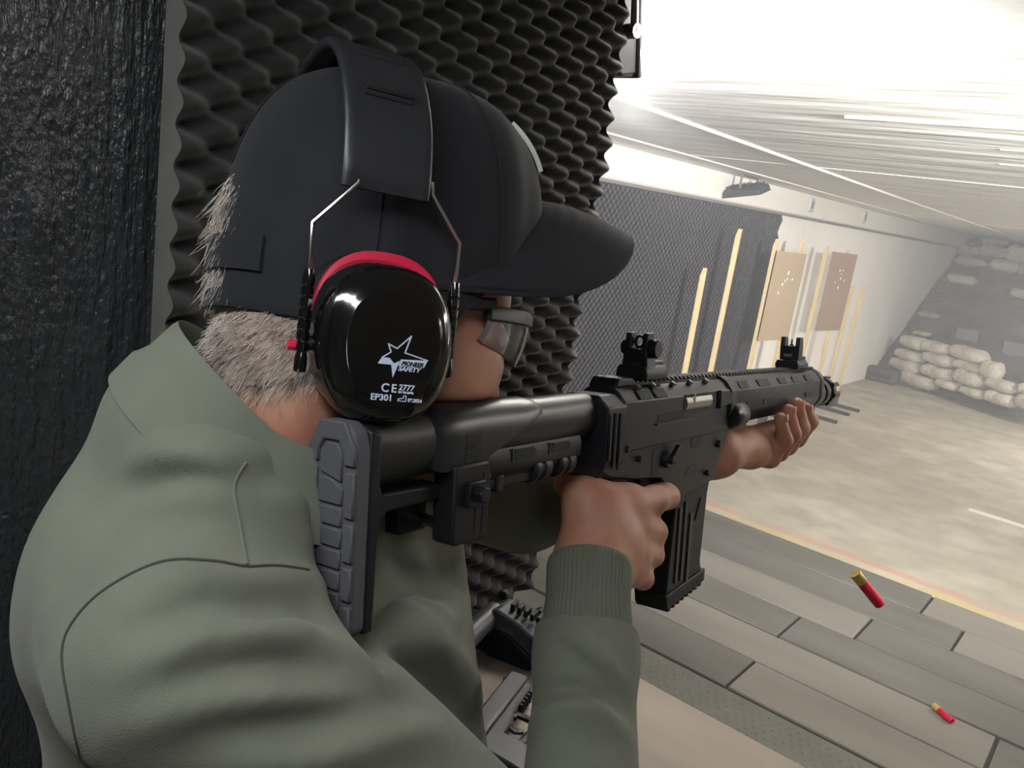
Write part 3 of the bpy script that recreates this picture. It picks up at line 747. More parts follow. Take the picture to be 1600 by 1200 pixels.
# ================================================================ SURFACES GROWN FROM DISTANCE FIELDS (for the body, clothes, hair)
def smin(a, b, k):
    h = np.clip(.5+.5*(b-a)/k, 0, 1)
    return b*(1-h)+a*h-k*h*(1-h)
def smax(a, b, k): return -smin(-a, -b, k)
def d_cap(p, a, b, ra, rb=None):
    rb = ra if rb is None else rb
    a = np.asarray(a, np.float32); ba = np.asarray(b, np.float32)-a
    pa = [p[i]-a[i] for i in range(3)]
    h = np.clip((pa[0]*ba[0]+pa[1]*ba[1]+pa[2]*ba[2])/max(float(ba @ ba), 1e-9), 0, 1)
    d = np.sqrt((pa[0]-h*ba[0])**2+(pa[1]-h*ba[1])**2+(pa[2]-h*ba[2])**2)
    return d-(ra+(rb-ra)*h)
def d_ell(p, c, r, ax=None):
    q = [p[i]-c[i] for i in range(3)]
    if ax is not None: q = [sum(q[j]*float(ax[i][j]) for j in range(3)) for i in range(3)]
    k0 = np.sqrt(sum((q[i]/r[i])**2 for i in range(3))); k1 = np.sqrt(sum((q[i]/r[i]**2)**2 for i in range(3)))+1e-9
    return k0*(k0-1)/k1
def surfnet(fn, lo, hi, h):
    lo = np.array(lo, np.float32); hi = np.array(hi, np.float32)
    n = np.ceil((hi-lo)/h).astype(int)+1
    ax = [lo[i]+h*np.arange(n[i], dtype=np.float32) for i in range(3)]
    g = np.meshgrid(*ax, indexing='ij')
    V = fn(g).astype(np.float32); S = V < 0
    c = [S[i:n[0]-1+i, j:n[1]-1+j, k:n[2]-1+k] for i in (0, 1) for j in (0, 1) for k in (0, 1)]
    any_ = np.logical_or.reduce(c); all_ = np.logical_and.reduce(c); act = any_ & ~all_
    I, J, K = np.nonzero(act); N = len(I)
    idx = -np.ones(act.shape, np.int64); idx[I, J, K] = np.arange(N)
    offs = [(i, j, k) for i in (0, 1) for j in (0, 1) for k in (0, 1)]
    cv = np.stack([V[I+o[0], J+o[1], K+o[2]] for o in offs], 1)
    pos = np.zeros((N, 3), np.float32); cnt = np.zeros(N, np.float32)
    for a in range(8):
        for b in range(a+1, 8):
            d = np.array(offs[b])-np.array(offs[a])
            if np.abs(d).sum() != 1: continue
            m = (cv[:, a] < 0) != (cv[:, b] < 0)
            t = np.where(m, cv[:, a]/np.where(m, cv[:, a]-cv[:, b], 1), 0)
            pos += np.where(m[:, None], np.array(offs[a])[None]+t[:, None]*d[None], 0); cnt += m
    pos /= cnt[:, None]
    verts = lo + h*(pos + np.stack([I, J, K], 1))
    faces = []
    for axis in range(3):
        sl0 = [slice(None)]*3; sl1 = [slice(None)]*3
        sl0[axis] = slice(0, n[axis]-1); sl1[axis] = slice(1, n[axis])
        A, B = S[tuple(sl0)], S[tuple(sl1)]
        o1, o2 = [q for q in range(3) if q != axis]
        x = A != B
        ii = np.array(np.nonzero(x))
        ok = (ii[o1] > 0) & (ii[o1] < n[o1]-1) & (ii[o2] > 0) & (ii[o2] < n[o2]-1)
        ii = ii[:, ok]; inside = A[tuple(ii)]
        q = []
        for (d1, d2) in ((-1, -1), (0, -1), (0, 0), (-1, 0)):
            t = ii.copy(); t[o1] += d1; t[o2] += d2; q.append(idx[tuple(t)])
        q = np.stack(q, 1)
        flip = inside if axis != 1 else ~inside
        q[~flip] = q[~flip][:, ::-1]
        faces.append(q)
    F = np.concatenate(faces); F = F[(F >= 0).all(1)]
    return verts.astype(np.float64), F
def smooth_mesh(V, F, it=2, lam=.5):
    E = np.concatenate([F[:, [0, 1]], F[:, [1, 2]], F[:, [2, 3]], F[:, [3, 0]]])
    for _ in range(it):
        acc = np.zeros_like(V); c = np.zeros(len(V))
        for a, b in ((0, 1), (1, 0)):
            for d in range(3): acc[:, d] += np.bincount(E[:, a], V[E[:, b], d], len(V))
            c += np.bincount(E[:, a], minlength=len(V))
        V = V + lam*(acc/np.maximum(c, 1)[:, None]-V)
    return V
def vnormals(V, F):
    a = V[F[:, 2]]-V[F[:, 0]]; b = V[F[:, 3]]-V[F[:, 1]]; fn = np.cross(a, b); N = np.zeros_like(V)
    for k in range(4):
        for d in range(3): N[:, d] += np.bincount(F[:, k], fn[:, d], len(V))
    return N/(np.linalg.norm(N, axis=1)[:, None]+1e-12)
def np_mesh(name, V, F):
    me = bpy.data.meshes.new(name); me.vertices.add(len(V)); me.vertices.foreach_set('co', V.astype(np.float32).ravel())
    k = F.shape[1]
    me.loops.add(len(F)*k); me.loops.foreach_set('vertex_index', F.astype(np.int32).ravel())
    me.polygons.add(len(F)); me.polygons.foreach_set('loop_start', np.arange(0, len(F)*k, k, dtype=np.int32))
    me.update(calc_edges=True); me.validate()
    return me
def bvh_of(V, F): return BVHTree.FromPolygons([tuple(v) for v in V], [tuple(int(q) for q in f) for f in F])

# ================================================================ THE HEAD FRAME (f forward, u up, r right)
hfv = FW + RR*(3300-800)/FPX - UU*(850-600)/FPX; hfv /= np.linalg.norm(hfv)
huv = UU + RR*.1; huv -= hfv*(huv @ hfv); huv /= np.linalg.norm(huv); hrv = np.cross(hfv, huv)
HS = 1.09
HO = P(598, 535, .470) - hrv*.12*HS
def h2w(f, u, r): return HO + (hfv*f + huv*u + hrv*r)*HS
HAX = [hfv*HS, huv*HS, hrv*HS]
def toh(p):
    q = [p[i]-float(HO[i]) for i in range(3)]
    return [(q[0]*float(a[0])+q[1]*float(a[1])+q[2]*float(a[2]))/HS for a in (hfv, huv, hrv)]
NECKB = P(410, 662, .540)            # centre of the neck opening
M['skin'] = mat('skin', lin(178, 131, 108), .5, spec=.4, noise=(38, .10), bump=(420, .22, .0008), sss=.12, var=(lin(166, 108, 90), 16, .45, .72))
M['skin_neck'] = M['skin']
def tog(p):
    q = [p[i]-float(G0[i]) for i in range(3)]
    return [q[0]*float(a[0])+q[1]*float(a[1])+q[2]*float(a[2]) for a in (GXv, GYv, GZv)]
n0_ = np.array([.772, .636, 0])
def head_sdf(p):
    q = toh(p)
    d = d_ell(q, (.034, .068, 0), (.092, .086, .073))
    d = smin(d, d_ell(q, (.058, .000, 0), (.052, .082, .058)), .03)
    for s in (-1, 1):
        d = smin(d, d_cap(q, (.005, -.055, s*.050), (.075, -.088, s*.014), .024), .03)
        d = smin(d, d_ell(q, (.080, -.004, s*.043), (.028, .024, .022)), .016)
        d = smin(d, d_ell(q, (.070, -.040, s*.040), (.034, .032, .026)), .02)
        d = smin(d, d_cap(q, (.108, .036, s*.012), (.096, .036, s*.046), .010), .014)
        d = smin(d, d_ell(q, (-.002, .000, s*.074), (.016, .030, .008)), .006)
        d = smax(d, -d_ell(q, (.116, .016, s*.031), (.013, .010, .014)), .012)
    d = smin(d, d_cap(q, (.108, .024, 0), (.119, -.024, 0), .007, .011), .012)
    for s in (-1, 1): d = smin(d, d_ell(q, (.110, -.028, s*.010), (.009, .007, .007)), .006)
    d = smin(d, d_ell(q, (.103, -.050, 0), (.010, .006, .022)), .006)
    d = smin(d, d_ell(q, (.100, -.061, 0), (.010, .006, .019)), .006)
    d = smin(d, d_ell(q, (.092, -.092, 0), (.020, .018, .024)), .02)
    d = d*HS
    nb = NECKB
    top = h2w(-.004, -.030, 0)
    nb = nb + n0_*.016
    d = smin(d, d_cap(p, top, nb, .058, .057), .035)
    d = smin(d, d_cap(p, h2w(-.016, .00, 0), nb + np.array([-.008, -.008, .02]), .049, .048), .03)
    g = tog(p)      # the cheek gives way to the stock
    bx = np.maximum(np.maximum(np.abs(g[0])-.0200, np.abs(g[2]-.015)-.0385), np.maximum(.0-g[1], g[1]-.30))
    return smax(d, -bx, .010)
V1, F1 = surfnet(head_sdf, HO-np.array([.22, .24, .19]), HO+np.array([.18, .20, .22]), .0031)
V1 = smooth_mesh(V1, F1, 2)

# ---------------------------------------------------------------- hands (in the shotgun's frame)
RW = np.array([.028, .264, -.094])                # right wrist
RE = np.array([.112, .126, -.288])                # right elbow
def chain(q, d, pts, rs, k):
    for a, b, ra, rb in zip(pts[:-1], pts[1:], rs[:-1], rs[1:]):
        d = smin(d, d_cap(q, a, b, ra, rb), k)
    return d
def rhand(p):
    q = tog(p)
    d = d_cap(q, RE, RW, .042, .0255)
    d = smin(d, d_cap(q, RW, (.034, .292, -.075), .0255, .024), .02)
    palm = d_ell(q, (.033, .297, -.070), (.016, .034, .040), None)
    d = smin(d, palm, .02)
    d = smin(d, d_cap(q, RW+np.array([-.004, .0, .006]), (.012, .283, -.040), .024, .020), .016)     # thenar side
    d = smin(d, d_cap(q, (.012, .283, -.040), (.030, .320, -.042), .016, .0155), .014)               # web ridge
    d = smin(d, d_cap(q, RW, (.041, .316, -.096), .020, .015), .016)
    # index, reaching for the trigger
    d = smin(d, chain(q, d_cap(q, (.034, .318, -.044), (.036, .362, -.046), .0145, .0128),
                      [(.036, .362, -.046), (.035, .392, -.0475), (.020, .412, -.050), (.006, .408, -.052)], [.0128, .0118, .0098, .0085], .006), .012)
    # middle, ring, little: over the knuckle and round the front of the grip
    for a, b, c, e, r in [((.041, .322, -.064), (.0385, .364, -.0755), (.012, .378, -.082), (-.018, .362, -.084), .0112),
                          ((.043, .316, -.082), (.0395, .359, -.0960), (.012, .372, -.102), (-.018, .356, -.104), .0108),
                          ((.043, .306, -.098), (.0400, .342, -.1140), (.014, .355, -.120), (-.014, .345, -.122), .0096)]:
        f_ = chain(q, d_cap(q, a, b, r*1.12, r), [b, c, e], [r, r*.9, r*.8], .005)
        d = smin(d, f_, .009)
    # thumb over the far side
    d = smin(d, chain(q, d_cap(q, (.010, .284, -.040), (-.016, .298, -.030), .0155, .0130), [(-.016, .298, -.030), (-.026, .330, -.034), (-.026, .356, -.040)], [.013, .0115, .0095], .006), .012)
    return d
wl = g2w(*RW)
lo = np.minimum(g2w(*RE), g2w(.03, .42, -.05))-.07; hi = np.maximum(g2w(*RE), g2w(-.03, .42, -.02))+.07
V2, F2 = surfnet(rhand, lo, hi, .0020)
V2 = smooth_mesh(V2, F2, 2)
LWl = np.array([.000, .606, -.034]); LEl = np.array([-.125, .385, -.078])
def lhand(p):
    q = tog(p)
    d = d_cap(q, LEl, LWl, .040, .026)
    d = smin(d, d_cap(q, LWl, (.004, .690, -.036), .025, .022), .02)
    d = smin(d, d_cap(q, (.004, .680, -.032), (.006, .800, -.024), .021, .017), .018)
    d = smin(d, d_cap(q, (.012, .700, -.042), (.020, .735, -.047), .018, .015), .016)
    for y, zt, ky, r in [(.706, .004, -.050, .0098), (.738, .012, -.045, .0108), (.774, .018, -.040, .0112), (.815, .010, -.034, .0108)]:
        f_ = chain(q, d_cap(q, (.004, y+.004, -.032), (.026, y+.022, ky), r*1.25, r*1.15),
                   [(.026, y+.022, ky), (.0425, y+.020, ky+.026), (.0375, y+.010, zt)], [r*1.15, r, r*.82], .005)
        d = smin(d, f_, .008)
    # thumb on the far side
    d = smin(d, chain(q, d_cap(q, (-.006, .660, -.030), (-.030, .715, -.022), .017, .014), [(-.030, .715, -.022), (-.039, .755, .002), (-.034, .785, .018)], [.014, .0115, .0095], .006), .014)
    return d
lo = np.minimum(g2w(*LEl), g2w(.05, .86, .03))-.08; hi = np.maximum(g2w(*LEl), g2w(.05, .86, .03))+.08
V3, F3 = surfnet(lhand, lo, hi, .0026)
V3 = smooth_mesh(V3, F3, 2)

# ---------------------------------------------------------------- torso and arms, shared by the body and the sweatshirt
n_ = np.array([.765, .63, 0]); n_ /= np.linalg.norm(n_); a_ = np.array([-n_[1], n_[0], 0])
AX = [n_, a_, np.array([0, 0, 1.])]
S_ = np.array([-.362, .226, 1.372]); E_ = g2w(*RE); W_ = g2w(*RW)
LS_ = np.array([-.560, .440, 1.40]); LE_ = g2w(*LEl); LW_ = g2w(*LWl)
def torso(p, g):
    """g: growth of the cloth over the body"""
    d = d_ell(p, (-.453, .360, 1.300), (.134+g, .142+g, .205+g), AX)
    d = smin(d, d_ell(p, (-.408, .358, 1.08), (.155+g, .142+g, .24+g), AX), .08)
    d = smin(d, d_ell(p, (-.36, .360, .94), (.135+g, .160+g, .12+g), AX), .06)
    d = smin(d, d_ell(p, P(140, 895, .50), (.026+g, .05+g, .05+g), AX), .05)
    d = smin(d, d_cap(p, S_+np.array([-.02, .0, .0]), NECKB+np.array([-.01, -.005, -.036])-a_*.022, .060+g, .060+g), .05)
    d = smin(d, d_cap(p, P(186, 1010, .51), P(232, 1420, .54), .042+g, .05+g), .05)
    d = smin(d, d_cap(p, P(200, 860, .525), P(310, 660, .555), .038+g, .044+g), .05)
    d = smin(d, d_cap(p, LS_, NECKB+np.array([-.02, .03, -.055]), .056+g, .056+g), .05)
    return d
def arm_r(p, g):
    d = d_cap(p, S_, E_, .067+g, .044+g)
    return smin(d, d_cap(p, E_, W_, .043+g, .030+g), .03)
def arm_l(p, g):
    d = d_cap(p, LS_, LE_, .060+g, .047+g)
    return smin(d, d_cap(p, LE_, LW_, .044+g, .031+g), .03)
def pocket(p, d, g):
    """the butt of the gun presses a pocket into the front of the shoulder"""
    q = tog(p)
    bx = np.maximum(np.maximum(np.abs(q[0]-.010)-.0320-g, np.abs(q[2]+.009)-.080-g), np.maximum(-.002-g-q[1], q[1]-.30))
    d = smax(d, -bx, .008)
    bx2 = np.maximum(np.maximum(np.abs(q[0])-.022-g, -(q[2]+1.5*q[0]+.016+g*2)*.55), np.maximum(-.12-q[1], q[1]-.30))
    return smax(d, -np.maximum(bx2, q[2]-.12), .010)
def body_sdf(p):
    d = smin(smin(torso(p, -.022), arm_r(p, -.016), .04), arm_l(p, -.014), .04)
    return pocket(p, d, .012)
V4, F4 = surfnet(body_sdf, (-.75, .02, .86), (-.02, 1.05, 1.50), .009)
person = empty('person', (-.36, .33, -.012))
tag(person, 'person in an olive sweatshirt aiming a shotgun, seen from behind the right shoulder', 'person')
PIN = Matrix.Translation((.36, -.33, .012))
def pchild(o):
    o.parent = person; o.matrix_parent_inverse = PIN; return o
Vs, Fs, off = [], [], 0
for V_, F_ in ((V1, F1), (V2, F2), (V3, F3), (V4, F4)):
    Vs.append(V_); Fs.append(F_+off); off += len(V_)
body = pchild(finish('body', np_mesh('body', np.concatenate(Vs), np.concatenate(Fs)), M['skin'], None, angle=180))
M['eye'] = mat('eye_white', lin(225, 218, 210), .15, spec=.6); M['iris'] = mat('iris', lin(70, 60, 50), .2)
for s in (-1, 1):
    mb = MB().lathe([(.0115*math.sin(math.pi*k/12), -.0115*math.cos(math.pi*k/12)) for k in range(13)], 16)
    for i, v in enumerate(mb.v): mb.v[i] = tuple(h2w(.1035+v[2], .016+v[0], s*.031+v[1]))
    e = pchild(mb.build('eye', M['eye'], None, angle=180))
    mi = MB().lathe([(0, .0117), (.0045, .0112), (.0055, .0104)], 14)
    for i, v in enumerate(mi.v): mi.v[i] = tuple(h2w(.1035+v[2], .016+v[0], s*.031+v[1]))
    ir = mi.build('iris', M['iris'], None); ir.parent = e
# fingernails of the near fingers
M['nail'] = mat('nail', lin(186, 138, 122), .45, spec=.5)
for y, zt in [(.706, .004), (.738, .012), (.774, .018), (.815, .010)]:
    mb = MB()
    ring = []
    for k in range(10):
        a = 2*math.pi*k/10; ring.append((.0462, y+.0105+.0042*math.cos(a), zt+.001+.0058*math.sin(a)))
    ring2 = [(.0472, b, c) for (_, b, c) in [(0, y+.0105+(q[1]-y-.0105)*.7, zt+.001+(q[2]-zt-.001)*.7) for q in ring]]
    mb.loft([[tuple(g2w(*q)) for q in ring], [tuple(g2w(*q)) for q in ring2]])
    pchild(mb.build('fingernail', M['nail'], None))

# ---------------------------------------------------------------- hair: short grey strands over the back of the head and the nape
M['hair'] = mat('grey_hair', lin(182, 172, 162), .5, spec=.5, noise=(900, .3), var=(lin(112, 98, 86), 60, .48, .68))
M['scalp'] = mat('hair_base', lin(138, 122, 110), .8, noise=(90, .2))
N1 = vnormals(V1, F1)
Q1 = np.stack(toh([V1[:, 0], V1[:, 1], V1[:, 2]]), 1)
def hairline(q):
    f, u, r = q[..., 0], q[..., 1], np.abs(q[..., 2])
    low = -.031 + .022*np.clip((f+.05)/.06, 0, 1)
    back = np.arctan2(-q[..., 2], .036-f) - .06
    capedge = np.where(np.abs(back) < .34, .094, .020)
    return (f < .012) & (u > low) & (u < capedge)
hm = hairline(Q1)
fm = hm[F1].all(1)
Fh = F1[fm]; used = np.unique(Fh); remap = -np.ones(len(V1), int); remap[used] = np.arange(len(used))
Vh = V1[used] + N1[used]*.0016
hair = pchild(finish('hair', np_mesh('hair', Vh, remap[Fh]), M['scalp'], None, angle=180))
cand = np.nonzero(hm)[0]
hv, hfc = [], []
dn = -huv
def strand(root, nrm, dirv, length, lift, rad, segs=4):
    pts = []; p_ = root.copy(); d_ = dirv.copy()
    for k in range(segs+1):
        pts.append(p_.copy()); d_ = d_ + nrm*lift + rng.normal(0, .12, 3); d_ /= np.linalg.norm(d_); p_ = p_ + d_*length/segs
    b0 = len(hv)
    for k, q in enumerate(pts):
        t = pts[min(k+1, segs)]-pts[max(k-1, 0)]; t /= np.linalg.norm(t)
        s1 = np.cross(t, nrm); s1 /= (np.linalg.norm(s1)+1e-9); s2 = np.cross(t, s1); rr_ = rad*(1-.75*k/segs)
        for a in (0, 2.09, 4.19): hv.append(q+(s1*math.cos(a)+s2*math.sin(a))*rr_)
    for k in range(segs):
        for a in range(3):
            i0 = b0+k*3+a; i1 = b0+k*3+(a+1) % 3
            hfc.append((i0, i1, i1+3, i0+3))
for i in rng.choice(cand, 9500):
    q = Q1[i]; nr = N1[i]
    back = -hfv*.5 if q[2] > .02 else -hfv*.15
    dv = dn + back*(1.0 if q[1] < .0 else .5) + rng.normal(0, .22, 3); dv -= nr*(dv @ nr); dv /= np.linalg.norm(dv)
    low = q[1] < .02
    strand(V1[i] + rng.normal(0, .0012, 3), nr, dv, rng.uniform(.011, .022) if low else rng.uniform(.018, .030), rng.uniform(-.06, .05), rng.uniform(.00028, .0005))
# the tuft that pokes out of the gap above the cap strap
tc = [i for i in cand if Q1[i, 1] > .030]
for i in rng.choice(tc, 2600):
    nr = N1[i]; dv = dn*.8 + nr*rng.uniform(.05, .4) + rng.normal(0, .10, 3); dv /= np.linalg.norm(dv)
    strand(V1[i]+nr*rng.uniform(.006, .016), nr, dv, rng.uniform(.018, .030), rng.uniform(-.14, -.02), rng.uniform(.0003, .0005))
hs = finish('hair_strand', np_mesh('hair_strand', np.array(hv), np.array(hfc)), M['hair'], None, angle=180, kind='stuff')
hs.parent = hair

# ================================================================ CAP
M['cap'] = mat('cap_twill', lin(29, 30, 34), .85, spec=.25, noise=(35, .12), bump=(1400, .25, .0006), sheen=.08)
M['seam'] = mat('cap_seam', lin(24, 25, 29), .9)
M['emblem'] = mat('emblem_white', lin(222, 220, 218), .45, noise=(50, .08))
capo = empty('baseball_cap', HO, HAX)       # local x forward, y up, z right
tag(capo, "black baseball cap worn by the person under a headband", 'cap')
F0 = .036
def crown_pt(phi, t, off=0.):
    """phi 0 = front, + = right; t 0 = lower edge, 1 = button"""
    c, s = math.cos(phi), math.sin(phi)
    fr = max(c, 0)**1.5; bk = max(-c, 0)**1.5
    a = (.1065 if c > 0 else .1120)+off; b = .0835+off
    rho = 1/math.sqrt((c/a)**2+(s/b)**2)
    u0 = .003 + .081*fr**1.3 + .010*bk + .022*max(0, s*s)*(c > 0)*c*2
    ut = .1775+off; w = t*math.pi/2
    e1 = .58 - .03*fr - .03*bk; e2 = .92
    rad = rho*max(math.cos(w), 0)**e1
    bulge = 1+.02*math.sin(math.pi*t)*(1-fr)
    u = u0+(ut-u0)*math.sin(w)**e2
    rip = .0018*math.sin(phi*7+1)*math.sin(math.pi*min(1, t*1.6)) + .0012*math.sin(phi*13+2+t*5)*(1-t)
    return (F0+.012*math.sin(w)*0+rad*c*bulge+rip*c, u, rad*s*bulge+rip*s)
NP, NT = 96, 26
def openg(phi, t):
    p = crown_pt(phi, t)
    d = (phi+math.pi if phi < 0 else phi-math.pi) - .06      # the gap sits a little to the far side
    return abs(d) < .36 and p[1] < .088-.070*(d/.36)**2 and p[1] > .030
mb = MB(); vs = [crown_pt(-math.pi+2*math.pi*i/NP, j/NT) for i in range(NP) for j in range(NT+1)]
fs = []
for i in range(NP):
    for j in range(NT):
        ph = -math.pi+2*math.pi*(i+.5)/NP
        if openg(ph, (j+.5)/NT): continue
        i2 = (i+1) % NP
        fs.append((i*(NT+1)+j, i2*(NT+1)+j, i2*(NT+1)+j+1, i*(NT+1)+j+1))
crown = mb.add(vs, fs).build('crown', M['cap'], capo, angle=180)
sol = crown.modifiers.new('sol', 'SOLIDIFY'); sol.thickness = .002; sol.offset = -1
ss = crown.modifiers.new('sub', 'SUBSURF'); ss.levels = 1; ss.render_levels = 1
for ph in (0, 1.0, -1.0, 1.95, -1.95, math.pi):
    MB().tube([crown_pt(ph, .02+.96*k/24 if ph != math.pi else .35+.63*k/24, .0002) for k in range(25)], .0007, 6, squash=1.6).build('seam', M['seam'], crown)
MB().lathe([(0, .1815), (.004, .181), (.0062, .1785), (.006, .177)], 14, Matrix.Translation((F0, 0, 0)), ax='y').build('button', M['cap'], crown)
# brim
nb_, no_ = 40, 44
def brim_pt(v, w, dz=0.):
    """v -1..1 across, w 0..1 outwards"""
    r = .0845*math.sin(v*math.pi/2*.97)
    cr = math.cos(v*math.pi/2*.97)
    fr = F0 + .104*cr**.9
    out = .014 + .066*max(cr, 0)**.26
    u = .1150 - .0800*(abs(r)/.0845)**1.9*(1-.06*w)
    ff = fr-.016+(out+.016)*w
    return (ff, u - .10*(ff-.14)*cr + .006*math.sin(w*math.pi)*cr + .0003*math.sin(w*2*math.pi*7) + dz, r*(1-.04*w*w*(1-cr)))
top = [[brim_pt(-1+2*i/nb_, j/no_, .0016) for j in range(no_+1)] for i in range(nb_+1)]
bot = [[brim_pt(-1+2*i/nb_, j/no_, -.0016) for j in range(no_+1)] for i in range(nb_+1)]
mb = MB(); vs = [p for row in top for p in row] + [p for row in bot for p in row]; K0 = (nb_+1)*(no_+1); fs = []
ix = lambda i, j, o=0: o*K0+i*(no_+1)+j
for i in range(nb_):
    for j in range(no_):
        fs += [(ix(i,j), ix(i,j+1), ix(i+1,j+1), ix(i+1,j)), (ix(i,j,1), ix(i+1,j,1), ix(i+1,j+1,1), ix(i,j+1,1))]
    fs += [(ix(i,no_), ix(i,no_,1), ix(i+1,no_,1), ix(i+1,no_)), (ix(i,0), ix(i+1,0), ix(i+1,0,1), ix(i,0,1))]
for j in range(no_):
    fs += [(ix(0,j), ix(0,j,1), ix(0,j+1,1), ix(0,j+1)), (ix(nb_,j), ix(nb_,j+1), ix(nb_,j+1,1), ix(nb_,j,1))]
mb.add(vs, fs).build('brim', M['cap'], capo, angle=50)
def emblem(p0, p1, t0, t1, sk, nm='emblem', m_=None, oa=.001, ob=.0042):
    vs, fs = [], []
    n = 10
    for o_ in (oa, ob):
        for i in range(n+1):
            for j in range(n+1):
                ph = p0+(p1-p0)*i/n + sk*(j/n); vs.append(crown_pt(ph, t0+(t1-t0)*j/n, o_))
    K = (n+1)**2; q = lambda i, j, o: o*K+i*(n+1)+j
    for i in range(n):
        for j in range(n):
            fs += [(q(i,j,1), q(i,j+1,1), q(i+1,j+1,1), q(i+1,j,1)), (q(i,j,0), q(i+1,j,0), q(i+1,j+1,0), q(i,j+1,0))]
        fs += [(q(i,0,0), q(i,0,1), q(i+1,0,1), q(i+1,0,0)), (q(i,n,0), q(i+1,n,0), q(i+1,n,1), q(i,n,1))]
        fs += [(q(0,i,0), q(0,i+1,0), q(0,i+1,1), q(0,i,1)), (q(n,i,0), q(n,i,1), q(n,i+1,1), q(n,i+1,0))]
    o = MB().add(vs, fs).build(nm, m_ or M['emblem'], capo, angle=60)
    if nm == 'emblem': o['label'] = 'white emblem on the cap front'
st_ = emblem(math.pi-.52, math.pi+.60, .075, .15, 0, 'strap', M['cap'], .0003, .0022)
emblem(.10, .26, .34, .64, -.06)
emblem(-.10, .03, .44, .70, -.05)

# ================================================================ EAR DEFENDERS
M['gloss'] = mat('gloss_black', lin(14, 14, 15), .12, spec=.6, coat=.6)
M['vinyl'] = mat('black_vinyl', lin(40, 41, 45), .36, spec=.5, noise=(40, .08), bump=(300, .1, .0006))
M['ringred'] = mat('red_ring', lin(206, 30, 66), .45)
M['cushion'] = mat('cushion_vinyl', lin(18, 18, 20), .5)
M['print'] = mat('grey_print', lin(190, 200, 222), .6)
M['chrome'] = mat('chrome_wire', lin(205, 200, 198), .15, 1.)
ear = empty('ear_defenders', HO, HAX)
tag(ear, 'glossy black ear defenders with a red ring worn over the cap', 'ear defenders')
bw = .0255
def band_c(w):      # w 0 = right end, pi = left end
    a = w
    r = .0985*math.copysign(abs(math.cos(a))**.72, math.cos(a)); u = .066+.1150*max(math.sin(a), 0)**.86
    return u, r
ws = [.10+ (math.pi-.20)*k/44 for k in range(45)]
rings = []
for w in ws:
    u, r = band_c(w); u2, r2 = band_c(w+.01); t_ = Vector((0, u2-u, r2-r)).normalized(); nn = Vector((0, -t_.z, t_.y))
    if nn.dot(Vector((0, u-.06, r))) < 0: nn = -nn
    ring = []
    end = min(1, (1-abs(1-2*(w-.10)/(math.pi-.20)))*14+.45)
    for k in range(20):
        a = 2*math.pi*k/20; c, s = math.cos(a), math.sin(a)
        x = bw*math.copysign(abs(c)**.5, c); th = .0052*end*(1.0+.35*(abs(c)**3)); y = th*math.copysign(abs(s)**.8, s) - (.0022 if s > 0 else 0)*(1-abs(c)**2)
        ring.append((.0005+x-.05*max(0, u-.12), u+nn.y*y, r+nn.z*y))
    rings.append(ring)
band = MB().loft(rings).build('headband', M['vinyl'], ear, angle=60)
for w in (.62, .98, math.pi-.62, math.pi-.98):
    u, r = band_c(w); u2, r2 = band_c(w+.01); t_ = Vector((0, u2-u, r2-r)).normalized(); nn = Vector((0, -t_.z, t_.y))
    if nn.dot(Vector((0, u-.06, r))) < 0: nn = -nn
    mb = MB(); o_ = Vector((.0005-.05*max(0, u-.12), u, r))+nn*.0043
    mb.tube([o_+Vector((-.013, 0, 0)), o_+Vector((.013, 0, 0))], .0021, 8).build('slot', M['anod_dark'], band)
    for sg in (-1, 1):
        o2 = Vector((.0005-.05*max(0, u-.12), u, r))+nn*.0030+t_*sg*.0032
        MB().tube([o2+Vector((-.014, 0, 0)), o2+Vector((.0135, 0, 0))], .0017, 8).build('slot_lip', M['vinyl'], band)
def cup_ring(f0_, u0_, r, sc, s, n=44):
    pts = []
    for k in range(n):
        a = 2*math.pi*k/n; c, q = math.cos(a), math.sin(a); p_ = 2.5
        f = .0372*math.copysign(abs(c)**(2/p_), c); u = .0428*math.copysign(abs(q)**(2/p_), q)
        f *= 1 - .06*(u < 0)*abs(u)/.043 - .02*(u > 0)*abs(u)/.043
        pts.append((f0_+f*sc, u0_+u*sc, s*r))
    return pts
